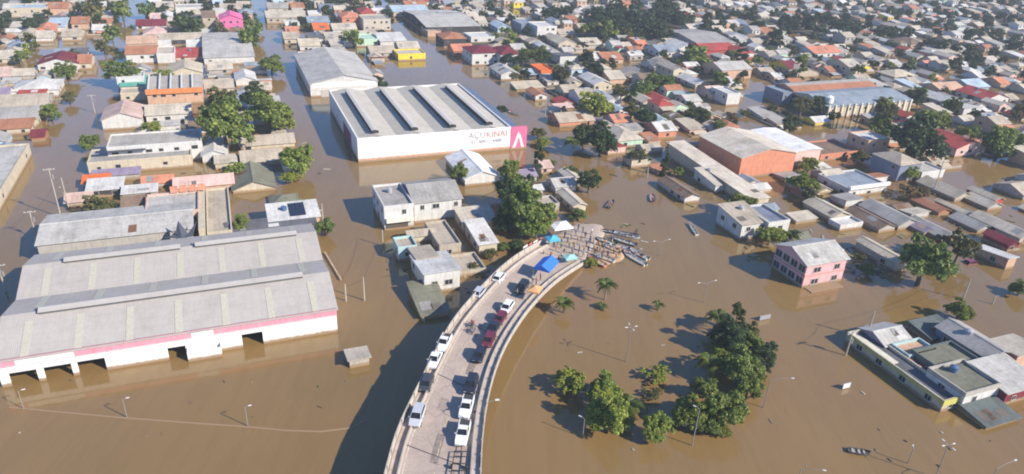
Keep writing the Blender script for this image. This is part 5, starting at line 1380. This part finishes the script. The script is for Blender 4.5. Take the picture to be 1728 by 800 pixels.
TL = [
 # park clump right of the bridge
 (960, 643, 25, 'airy', 'bright', 'loose yellow-green tree farthest left in the park clump', .9),
 (1022, 655, 27, 'round', 'bright', 'upper tree of the bright pair in the park clump', .9),
 (1026, 700, 38, 'round', 'bright', 'big bright round tree in the middle of the park clump', .95),
 (1108, 722, 25, 'round', 'bright', 'small bright round tree at the front of the park clump', 1.1),
 (1110, 630, 20, 'airy', 'bright', 'low spreading bush in open water above the small bright tree', .6),
 (1103, 664, 14, 'airy', 'olive', 'thin half-drowned bush in the middle of the park clump', .6),
 (1168, 695, 32, 'round', 'mid', 'broad tree with a lamp in front of it, park clump', 1.0),
 (1225, 690, 38, 'round', 'mid', 'broad dark tree at the lower right of the park clump', 1.0),
 (1250, 620, 38, 'round', 'mid', 'large tree at the right side of the park clump', 1.0),
 (1285, 600, 26, 'round', 'dark', 'dark tree at the right tip of the park clump', 1.0),
 (1232, 565, 34, 'round', 'dark', 'large dark tree at the far top of the park clump', 1.0),
 (1262, 560, 22, 'round', 'olive', 'greyish green tree at the top right of the park clump', .9),
 (1243, 542, 16, 'tall', 'dark', 'slim dark tree poking up at the top of the park clump', 1.2),
 (1222, 610, 22, 'airy', 'bright', 'light green tree in the heart of the park clump', 1.0),
 (1216, 585, 18, 'airy', 'mid', 'small green tree left of the large dark tree, park clump', 1.0),
 (1218, 728, 14, 'airy', 'mid', 'low branches trailing in the water under the broad dark tree', .5),
 (1190, 655, 22, 'round', 'mid', 'mid-green tree joining the two halves of the park clump', 1.0),
 (1262, 655, 26, 'round', 'mid', 'tree filling the right flank of the park clump', 1.0),
 (1195, 715, 22, 'round', 'mid', 'low tree between the two broad ones at the front of the park clump', .9),
 (1270, 585, 26, 'round', 'mid', 'tree behind the large right-hand tree of the park clump', 1.0),
 (1048, 712, 20, 'airy', 'bright', 'light green sprawl at the foot of the big bright round tree', .7),
 (1012, 672, 24, 'round', 'bright', 'tree filling the gap of the bright pair in the park clump', .9),
 # centre
 (890, 350, 46, 'round', 'mid', 'largest leafy tree behind the white tent', 1.0),
 (868, 325, 34, 'round', 'dark', 'dark tree left behind the largest leafy tree at the landing', 1.0),
 (905, 380, 28, 'round', 'bright', 'sunlit green tree next to the blue tents', .9),
 (858, 372, 26, 'round', 'dark', 'shaded tree right of the narrow white shed', .9),
 (908, 285, 12, 'tall', 'dark', 'tall slim dark cypress left of the right street', 1.9),
 (862, 290, 22, 'round', 'mid', 'round tree in front of the signed warehouse corner', .9),
 (774, 292, 16, 'round', 'mid', 'single tree in front of the white canopy roof', 1.2),
 (994, 305, 21, 'round', 'dark', 'dark tree at the tip of the leafy point by the right street', 1.1),
 (908, 225, 14, 'round', 'olive', 'left of two bushes beside the pink sign corner', .8),
 (918, 240, 13, 'round', 'bright', 'right of two bushes beside the pink sign corner', .8),
 (1015, 235, 26, 'round', 'dark', 'dark tree by the pale green house at the right street', 1.2),
 (985, 228, 20, 'round', 'dark', 'left dark tree at the bend of the right street', 1.0),
 (1075, 265, 18, 'airy', 'olive', 'olive bush standing in the flooded crossing', .8),
 (1122, 282, 17, 'conifer', 'dark', 'tall dark conifer at the head of the brown-roofed house', 1.0),
 (1145, 290, 10, 'round', 'mid', 'small bush right of the tall dark conifer', 1.0),
 (1003, 178, 26, 'round', 'bright', 'large green tree above the long tan house', 1.0),
 (948, 125, 17, 'round', 'olive', 'bushy tree right of the bright orange cube house', 1.1),
 (1110, 140, 26, 'round', 'mid', 'wide green tree above the brick red roof', .7),
 (1085, 150, 20, 'round', 'mid', 'green tree left of the wide one above the brick red roof', .8),
 (1175, 95, 26, 'round', 'mid', 'dome-shaped tree left of the orange-fronted hall', .7),
 (1250, 345, 26, 'round', 'mid', 'tree behind the white house with the tan roof', .8),
 (1300, 398, 22, 'airy', 'bright', 'palm-green bush between the white house and the pink house', .8),
 (1365, 278, 16, 'round', 'bright', 'yellow-green bush at the foot of the white-roofed bay', .8),
 (1452, 263, 14, 'round', 'olive', 'bush at the foot of the peach tower block', .9),
 (1355, 308, 26, 'round', 'mid', 'wide leafy shrub left of the white-banded flat house', .7),
 (1370, 330, 18, 'round', 'olive', 'bush above the half-sunk cream roof', .8),
 (1562, 440, 46, 'round', 'mid', 'big round green tree on the right', 1.05),
 (1620, 418, 30, 'airy', 'olive', 'thin branching tree right of the big round tree', 1.1),
 (1620, 523, 21, 'round', 'mid', 'lone round tree in open water at the right', 1.0),
 (1722, 487, 18, 'round', 'mid', 'tree cut by the right picture edge above the lower right row', .8),
 (1550, 235, 44, 'round', 'dark', 'huge dark tree left of the red-roofed pink house', .9),
 (1690, 240, 34, 'round', 'mid', 'tree group tree right of the red-roofed pink house, left one', .8),
 (1722, 245, 26, 'round', 'mid', 'tree at the right edge beside the red-roofed pink house', .8),
 (1545, 325, 22, 'airy', 'dry', 'dry brownish shrub below the white flat annex', .6),
 (1335, 210, 16, 'round', 'dark', 'dark tree left of the school reflection', 1.0),
 # left
 (378, 210, 44, 'round', 'mid', 'massive dark green tree in the left block, left of two', 1.1),
 (372, 178, 32, 'round', 'olive', 'olive crown rising behind the massive dark green tree', 1.1),
 (452, 190, 36, 'round', 'mid', 'massive green tree beside the middle street, right of two', 1.0),
 (432, 165, 26, 'round', 'dark', 'darker tree behind the massive one by the middle street', 1.1),
 (478, 205, 20, 'round', 'bright', 'bright crown leaning over the middle street', 1.0),
 (500, 270, 29, 'round', 'bright', 'round bright green tree alone at the middle street', .95),
 (490, 300, 16, 'airy', 'bright', 'low bush in front of the round bright green tree', .6),
 (548, 384, 17, 'round', 'mid', 'round tree at the corner behind the huge warehouse', 1.0),
 (410, 381, 21, 'round', 'mid', 'round bush right behind the huge warehouse', .85),
 (168, 349, 27, 'round', 'olive', 'wide olive bush in the left block by the street', .8),
 (458, 110, 22, 'round', 'mid', 'tree at the middle street left of the smaller white warehouse', .8),
 (418, 68, 16, 'round', 'mid', 'tree between the pale grey hall and the middle street', 1.3),
 (428, 48, 16, 'round', 'mid', 'tree right of the bright pink building', 1.2),
 (208, 122, 30, 'round', 'mid', 'wide green tree behind the teal green roof', .8),
 (280, 127, 15, 'round', 'bright', 'round bush left of the orange-banded building', .8),
 (257, 215, 16, 'round', 'bright', 'bush in front of the long white house with tan roof', .7),
 (150, 240, 17, 'round', 'mid', 'bush at the street corner of the solar-panelled building', .9),
 (400, 285, 18, 'airy', 'bright', 'bush cluster left of the round bright green tree', .7),
 (116, 165, 11, 'round', 'olive', 'small tree standing in the left street', 1.0),
 (85, 190, 18, 'round', 'mid', 'bush on the left bank below the white hipped house', .8),
 (110, 118, 20, 'round', 'mid', 'bush right of the white gable-fronted house', .8),
 (188, 58, 15, 'round', 'mid', 'upper of two trees in the lagoon mouth', 1.0),
 (175, 80, 14, 'round', 'olive', 'lower of two trees in the lagoon mouth', 1.0),
 (205, 18, 17, 'round', 'mid', 'green tree at the top of the left street, left bank', 1.0),
 (247, 17, 15, 'round', 'mid', 'green tree at the top of the left street, right bank', 1.0),
 (158, 18, 18, 'round', 'olive', 'tall olive tree among the top left houses', 1.2),
 (318, 40, 22, 'round', 'dark', 'dark tree left of the bright pink building', 1.0),
 (640, 140, 14, 'round', 'dark', 'dark bush between the two white warehouses', 1.0),
 (600, 66, 14, 'round', 'mid', 'tree left of the pale green and white block', 1.2),
]
for t_ in TL:
    tree(t_[0], t_[1], t_[2], t_[3], t_[4], t_[5], t_[6], group='trees and bushes standing in the flood')
# palms
def frond_mesh():
    b = MB(); n = 9; L = 1.0
    P = [(t * L, 0, .42 * math.sin(t * 1.9) - .75 * t ** 2.4) for t in [i / n for i in range(n + 1)]]
    b.tube([(x, y, z) for x, y, z in P], [.018 * (1 - .8 * i / n) for i in range(n + 1)], 4)
    for i in range(1, n * 3):
        t = i / (n * 3); x, z = t * L, .42 * math.sin(t * 1.9) - .75 * t ** 2.4; w = .30 * math.sin(math.pi * min(1, t * .92 + .1)) + .03
        for s in (-1, 1): b.poly([(x - .02, 0, z), (x + .03, 0, z), (x + .14, s * w, z - .12), (x + .10, s * w * .96, z - .13)], 1)
    return b.mesh('frond', [m_plain((.16, .17, .06), .7), m_leaf((.10, .15, .03))])
FROND = frond_mesh()
def palm(x, y, hpx, fl, lab, nf=15):
    b, h = hgt((x, y), (0, y - hpx)); h = max(h, .6)
    o = thing('palm_tree', lab, 'palm tree', b, 0, 'palms standing in the flood')
    q = MB(); q.tube([(0, 0, -2.4), (.08, 0, h * .5), (.02, .03, h)], [.20, .15, .13], 8); q.build('trunk', m_plain((.24, .20, .16), .9), o)
    for i in range(nf):
        f = link('frond', FROND, o, (.02, .03, h)); f.rotation_euler = (0, random.uniform(-.5, .35), i * 2.4 + random.uniform(-.2, .2)); k = fl * random.uniform(.85, 1.15); f.scale = (k, k, k)
    return o
palm(1020, 506, 26, 2.0, 'tallest palm in open water right of the bridge, long shadow')
palm(951, 528, 16, 1.8, 'yellow-green palm close to the bridge wall')
palm(1110, 524, 11, 1.2, 'smallest palm in open water near the two-armed lamp')
palm(1015, 520, 5, 1.2, 'low palm tuft just in front of the tallest palm', 11)
palm(1191, 640, 30, 2.3, 'palm at the left side of the park clump')
palm(1207, 560, 26, 2.0, 'dark palm at the top left of the park clump')
palm(965, 262, 22, 2.8, 'palm in the middle of the right street')
palm(1057, 690, 6, 2.6, 'palm fronds at the foot of the big bright round tree')
palm(962, 300, 12, 2.2, 'palm on the leafy point behind the tan roofs')
palm(1332, 412, 16, 2.4, 'palm behind the pink two-storey house')
# low shrubs along the bridge foot and on the spit
for x, y, r, c, lab in ((828, 428, 12, 'olive', 'leftmost shrub on the bank under the bridge ramp'), (848, 416, 12, 'mid', 'middle shrub on the bank under the bridge ramp'), (872, 412, 14, 'dark', 'dark shrub beside the barrier panels'), (800, 450, 10, 'olive', 'small shrub near the square white house and bridge'), (997, 443, 11, 'bright', 'green bush on the near edge of the sand spit'), (975, 362, 16, 'mid', 'shrub behind the white tent at the water'), (1462, 455, 14, 'mid', 'shrub among rubble right of the pink house'), (1450, 435, 10, 'olive', 'upper shrub among rubble right of the pink house'), (930, 275, 10, 'mid', 'bush on the left bank of the right street'),
    *[(1110 + 17 * i + (i * 37) % 11, 186 + (i * 53) % 30, 9 + i % 4, ('olive', 'dry', 'mid')[i % 3], 'scrub bush ' + ('first second third fourth fifth sixth seventh eighth ninth'.split()[i]) + ' from left on the flooded waste ground by the crossing') for i in range(9)]):
    tree(x, y, r, 'airy' if r < 12 else 'round', c, lab, .7, name='shrub', group='shrubs on the banks')

# ------------------------------------------------------------------ the rest of the town
def free(u0, u1, v0, v1, pad=.8):
    return all(u1 + pad < a or u0 - pad > b or v1 + pad < c or v0 - pad > d for a, b, c, d in FOOT)
WATER = [(60, 56, 165, 92), (640, 92, 800, 150), (985, 30, 1010, 58), (1248, 132, 1345, 190), (1590, 255, 1760, 335), (1062, 36, 1062, 36), (880, 150, 945, 300), (1280, 28, 1318, 48), (1245, 205, 1300, 216)]
GROVE = [(1003, 22, 1165, 66, .95), (1380, 30, 1480, 62, .3), (1590, 55, 1700, 90, .25), (1440, 175, 1640, 240, .55), (1500, 20, 1728, 50, .15), (1270, 40, 1380, 60, .6)]
def ymax(x):
    return float(np.interp(x, [-60, 420, 430, 640, 650, 838, 842, 1000, 1010, 1240, 1250, 1480, 1500, 1800], [120, 62, 78, 78, 40, 40, 205, 205, 225, 225, 205, 205, 310, 310]))
CAND, TC = [], []
rng = random.Random(41)
for bi in range(-3, 10):
    ub = 23 + 70 * bi if bi >= 1 else (-42 + 65 * bi)
    if bi == 0: ub = -42
    width = 65 if bi <= 0 else 70
    if bi >= 1: ub = 23 + 70 * (bi - 1)
    for li in range(8):
        v = 118.0
        while v < 600:
            u = ub + 7.5 + li * (width - 13) / 8
            W, D = rng.uniform(4.6, 6.9), rng.uniform(5.0, 9.5)
            step = D + rng.uniform(.3, 2.6)
            uu, vv = u + rng.uniform(0, .9), v
            v += step
            x, y = proj(uvw(uu + W / 2, vv, 2))
            if not (-50 < x < 1780 and -32 < y < ymax(x)): continue
            if any(a < x < c and b < y < d for a, b, c, d in WATER): continue
            g = max([k for a, b, c, d, k in GROVE if a < x < c and b < y < d] + [0])
            if rng.random() < (.19 if g == 0 else .2 + g * .75):
                TC.append((uu + W / 2, vv + D / 2, rng.uniform(2.0, 4.4))); 
                if g > .5: TC.append((uu + rng.uniform(0, W), vv + rng.uniform(0, D), rng.uniform(3, 5.5)))
                continue
            if free(uu, uu + W, vv, vv + D):
                CAND.append((uu, vv, W, D)); FOOT.append((uu, uu + W, vv, vv + D))
                if rng.random() < .85: TC.append((uu + W + rng.uniform(.5, 2.5), vv + rng.uniform(0, D), rng.uniform(1.0, 2.6)))
            elif rng.random() < .35:
                TC.append((uu + W / 2, vv + D / 2, rng.uniform(1.4, 2.6)))
# small sheds and lean-tos squeezed between the larger houses
SH = []
for (ua, ub_, va, vb, n_) in ((-36, 17, 158, 345, 90), (29, 82, 128, 340, 90), (100, 160, 110, 235, 90), (138, 240, 70, 150, 60), (-100, -48, 180, 330, 40)):
    for _ in range(n_ * 3):
        W, D = rng.uniform(3, 6.5), rng.uniform(3, 7); uu, vv = rng.uniform(ua, ub_ - W), rng.uniform(va, vb)
        x, y = proj(uvw(uu + W / 2, vv, 1))
        if not (-40 < x < 1770 and y < 420) or any(a < x < c and b < y < d for a, b, c, d in WATER): continue
        if 560 < x < 900 and 250 < y < 345: continue
        if 930 < x < 1240 and 290 < y < 420: continue
        if 1380 < x < 1520 and y > 370: continue
        if y > 330 and x < 430: continue
        if free(uu, uu + W, vv, vv + D, .25): SH.append((uu, vv, W, D)); FOOT.append((uu, uu + W, vv, vv + D))
TC = [t for t in TC if free(t[0] - .6, t[0] + .6, t[1] - .6, t[1] + .6, 0)]
CAND.sort(key=lambda c: uvw(c[0], c[1]).length); TC.sort(key=lambda c: uvw(c[0], c[1]).length)
RW = [('ltan', 20), ('tan', 22), ('grey', 12), ('lgrey', 12), ('white', 9), ('terra', 5), ('salmon', 2), ('brown', 7), ('dgrey', 5), ('red', 2), ('dred', 1.5), ('blue', 3), ('sky', 2)]
WW = [('white', 24), ('cream', 22), ('concrete', 14), ('peach', 8), ('lpink', 7), ('lgrey', 8), ('salmon', 4), ('mint', 3), ('tan', 7), ('yellow', 1), ('sky', 3)]
def wpick(L): return rng.choices([a for a, _ in L], [b for _, b in L])[0]
WORDS = dict(ltan='light tan', tan='tan', grey='grey', lgrey='pale grey', white='white', terra='terracotta', salmon='salmon', brown='brown', dgrey='dark grey', red='red', dred='dark red', blue='blue-grey', sky='pale blue', cream='cream', concrete='concrete', peach='peach', lpink='pale pink', mint='pale green', yellow='yellow')
NI = 160
spec = []
for i, (u, v, W, D) in enumerate(CAND):
    tall = rng.random() < .09
    ez = rng.uniform(3.4, 4.6) if tall else rng.uniform(1.4, 2.5)
    if v < 250: ez -= .4
    spec.append((u, v, W, D, ez, rng.choice(('gu', 'gu', 'gv', 'gv', 'hp', 'sh', 'fl' if tall else 'gu')), wpick(RW), wpick(WW)))
FORM = dict(gu='gabled', gv='gabled', hp='hipped', sh='sloping', fl='flat')
for u, v, W, D, ez, typ, rc, wc in spec[:NI]:
    p = uvw(u, v, 0)
    o = link('house', None, None, p, ROTZ); o.empty_display_size = .5
    build_house(o, W, D, ez, typ, rc, wc, near=False, wins=p.length < 360, side='l' if proj(p)[0] > 350 else 'r', over=.3)
    if rng.random() < .6:
        k = rng.uniform(1.6, 3.4); a = rng.uniform(0, W * .4); q = MB()
        z1 = ez - .35; q.hexa([(a, -k, z1 - .75), (W - .2, -k, z1 - .75), (W - .2, -.36, z1 - .1), (a, -.36, z1 - .1)], [(a, -k, z1 - .65), (W - .2, -k, z1 - .65), (W - .2, -.36, z1), (a, -.36, z1)])
        q.build('lean_to', m_roof(PAL[wpick(RW)], 'x', 'sheet'), o)
    if rng.random() < .7:
        q = MB(); hz = rng.uniform(.25, .9); g = rng.uniform(1.2, 2.6)
        q.box(-g, W + g, -g - 2, -g - 1.85, -2, hz); q.box(-g, -g + .15, -g - 1.85, D + 1, -2, hz)
        q.build('yard_wall', m_wall(PAL[wpick(WW)]), o)
    auto(o, f'{WORDS[wc]} house with {FORM[typ]} {WORDS[rc]} roof', 'house', 'houses of the flooded town', p)
for u, v, W, D in SH:
    p = uvw(u, v, 0); rc, wc = wpick(RW), wpick(WW); typ = rng.choice(('sh', 'sb', 'gu', 'gv')); ez = rng.uniform(.5, 1.9)
    o = link('shed', None, None, p, ROTZ); o.empty_display_size = .5
    build_house(o, W, D, ez, typ, rc, wc, near=False, wins=False, over=.25)
    auto(o, f'small {WORDS[wc]} shed with {WORDS[rc]} roof', 'shed', 'sheds squeezed between the houses', p)
print('SHEDS', len(SH))
far = MB(); fm = []; mi = {}
def mat_i(m):
    if m.name not in mi: mi[m.name] = len(fm); fm.append(m)
    return mi[m.name]
cr, sr = math.cos(ROTZ), math.sin(ROTZ)
for u, v, W, D, ez, typ, rc, wc in spec[NI:]:
    w, r = house_meshes(W, D, ez, typ, {'gu': D * .19, 'gv': W * .19, 'hp': min(W, D) * .22, 'sh': D * .12, 'fl': 0}[typ], .3 if typ != 'fl' else 0)
    p = uvw(u, v, 0)
    for b, m in ((w, m_wall(PAL[wc])), (r, m_roof(PAL[rc], 'x', 'tile' if rc in TILE else 'flat'))):
        k = mat_i(m); n = len(far.v)
        far.v += [(p.x + x * cr - y * sr, p.y + x * sr + y * cr, z) for x, y, z in b.v]
        far.f += [tuple(n + i for i in f) for f in b.f]; far.m += [k] * len(b.f)
    if p.length < 700:
        for side in range(2):
            k = mat_i(m_glass()); x0 = W * (.25 + .45 * side)
            n0 = MB(); n0.box(x0 - .5, x0 + .5, -.04, .02, ez - 1.6, ez - .6); n = len(far.v)
            far.v += [(p.x + x * cr - y * sr, p.y + x * sr + y * cr, z) for x, y, z in n0.v]; far.f += [tuple(n + i for i in f) for f in n0.f]; far.m += [k] * 6
if far.v:
    o = far.build('distant_houses', fm); o['kind'] = 'stuff'; tag(o, 'dense mass of small distant houses along the top of the view', 'houses')
NT = 210
for u, v, R in TC[:NT]:
    p = uvw(u, v); dist = p.length; det = 'mid' if dist < 330 else 'far'
    kind = rng.choice(('round', 'round', 'round', 'airy', 'tall')); col = rng.choice(('mid', 'dark', 'dark', 'olive', 'blue', 'bright'))
    me, tr, lob = crown(kind, col, det, rng.randint(1, 3))
    plant(p.x, p.y, R * .95 + .3, R, rng.uniform(.8, 1.1), me, tr, lob, None, det=det, desc={'mid': 'green', 'dark': 'dark green', 'olive': 'olive green', 'blue': 'bluish dark', 'bright': 'light green'}[col] + {'round': ' round tree', 'airy': ' thin-crowned tree', 'tall': ' upright tree'}[kind])
P = []
for u, v, R in TC[NT:]:
    me, tr, lob = crown('round', 'dark', 'far', rng.randint(1, 3)); q = _tm.setdefault(('arr', me.name), None)
    if q is None:
        q = np.empty(len(me.vertices) * 3, dtype=np.float32); me.vertices.foreach_get('co', q); q = q.reshape(-1, 3); _tm[('arr', me.name)] = q
    a = rng.uniform(0, 6.28); c, s = math.cos(a), math.sin(a); p = uvw(u, v)
    P.append(np.stack([p.x + (q[:, 0] * c - q[:, 1] * s) * R, p.y + (q[:, 0] * s + q[:, 1] * c) * R, R * .95 + .3 + q[:, 2] * R], axis=1))
if P:
    o = link('distant_trees', quads_mesh('distant_trees', np.concatenate(P), m_leaf((.055, .088, .036), 'distant_leaves'))); o['kind'] = 'stuff'
    tag(o, 'distant dark treetops scattered between the far houses', 'trees')
print('FILL houses', len(CAND), 'trees', len(TC), 'hand houses', len(HL) + len(RL))

# ------------------------------------------------------------------ complete the labels of look-alikes: what, where, which one
REG = [(-200, 0, 235, 130, 'left of the left street'), (-200, 130, 60, 800, 'at the left picture edge'), (60, 130, 560, 240, 'around the massive dark green trees'), (60, 240, 560, 800, 'near the solar-panelled building'), (560, 240, 860, 800, 'near the riverside pair'), (560, 110, 860, 240, 'near the signed warehouse'), (1180, 230, 1500, 800, 'near the big brick-orange warehouse'), (235, 0, 440, 800, 'behind the bright pink building'), (440, 0, 640, 800, 'near the coral red house'), (640, 0, 860, 800, 'near the long grey warehouse'), (860, 0, 1100, 75, 'around the far dark grove'),
       (860, 75, 1010, 110, 'near the near-black roof'), (860, 110, 1010, 800, 'near the bright orange cube house'), (1010, 75, 1180, 130, 'right of the far dark grove'), (1010, 130, 1180, 800, 'above the flooded crossing'), (1100, 0, 1300, 75, 'behind the brick red terrace'),
       (1180, 75, 1310, 800, 'around the orange-fronted hall'), (1300, 0, 1500, 75, 'behind the yellowish box house'), (1310, 75, 1500, 800, 'around the long school'), (1500, 0, 2000, 75, 'in the far right blocks'), (1500, 75, 2000, 135, 'above the far right red roof'), (1500, 135, 2000, 200, 'around the far right red roof'), (1500, 200, 2000, 800, 'near the red-roofed pink house')]
ONE = ['', 'first', 'second', 'third', 'fourth', 'fifth', 'sixth', 'seventh', 'eighth', 'ninth', 'tenth', 'eleventh', 'twelfth', 'thirteenth', 'fourteenth', 'fifteenth', 'sixteenth', 'seventeenth', 'eighteenth', 'nineteenth', 'twentieth']
groups = {}
for o, desc, at_ in AUTO:
    x, y = proj(at_)
    reg = next((t for a, b, c, d, t in REG if a <= x < c and b <= y < d), 'along the top edge') if o['category'] in ('house', 'tree', 'shrub', 'shed') else ''
    groups.setdefault((desc + ' ' + reg).strip(), []).append((x, o))
for k, L in groups.items():
    L.sort(key=lambda t: t[0])
    for i, (x, o) in enumerate(L):
        t_ = k if len(L) == 1 else k + ', ' + ONE[i + 1] + ' from left'
        if len(t_.split()) > 16: t_ = t_.replace(' and dark trousers', '').replace(' and denim trousers', '').replace(' and khaki trousers', '').replace('around the ', 'by the ').replace(' house with ', ' house, ')
        o['label'] = t_

# ------------------------------------------------------------------ morning haze over the whole town
hz = MB(); hz.hexa([uvw(-2100, -700, -3.7), uvw(2600, -700, -3.7), uvw(2600, 2600, -3.7), uvw(-2100, 2600, -3.7)], [uvw(-2100, -700, 76), uvw(2600, -700, 76), uvw(2600, 2600, 76), uvw(-2100, 2600, 76)])
hm = bpy.data.materials.new('thin_haze'); hm.use_nodes = True; hn = hm.node_tree; hn.nodes.clear()
pv = hn.nodes.new('ShaderNodeVolumePrincipled'); pv.inputs['Color'].default_value = (.85, .91, 1.0, 1); pv.inputs['Density'].default_value = .00028
ho = hn.nodes.new('ShaderNodeOutputMaterial'); hn.links.new(pv.outputs[0], ho.inputs['Volume'])
o = hz.build('haze', hm); o['kind'] = 'stuff'; o['label'] = 'thin bluish haze over the flooded town'
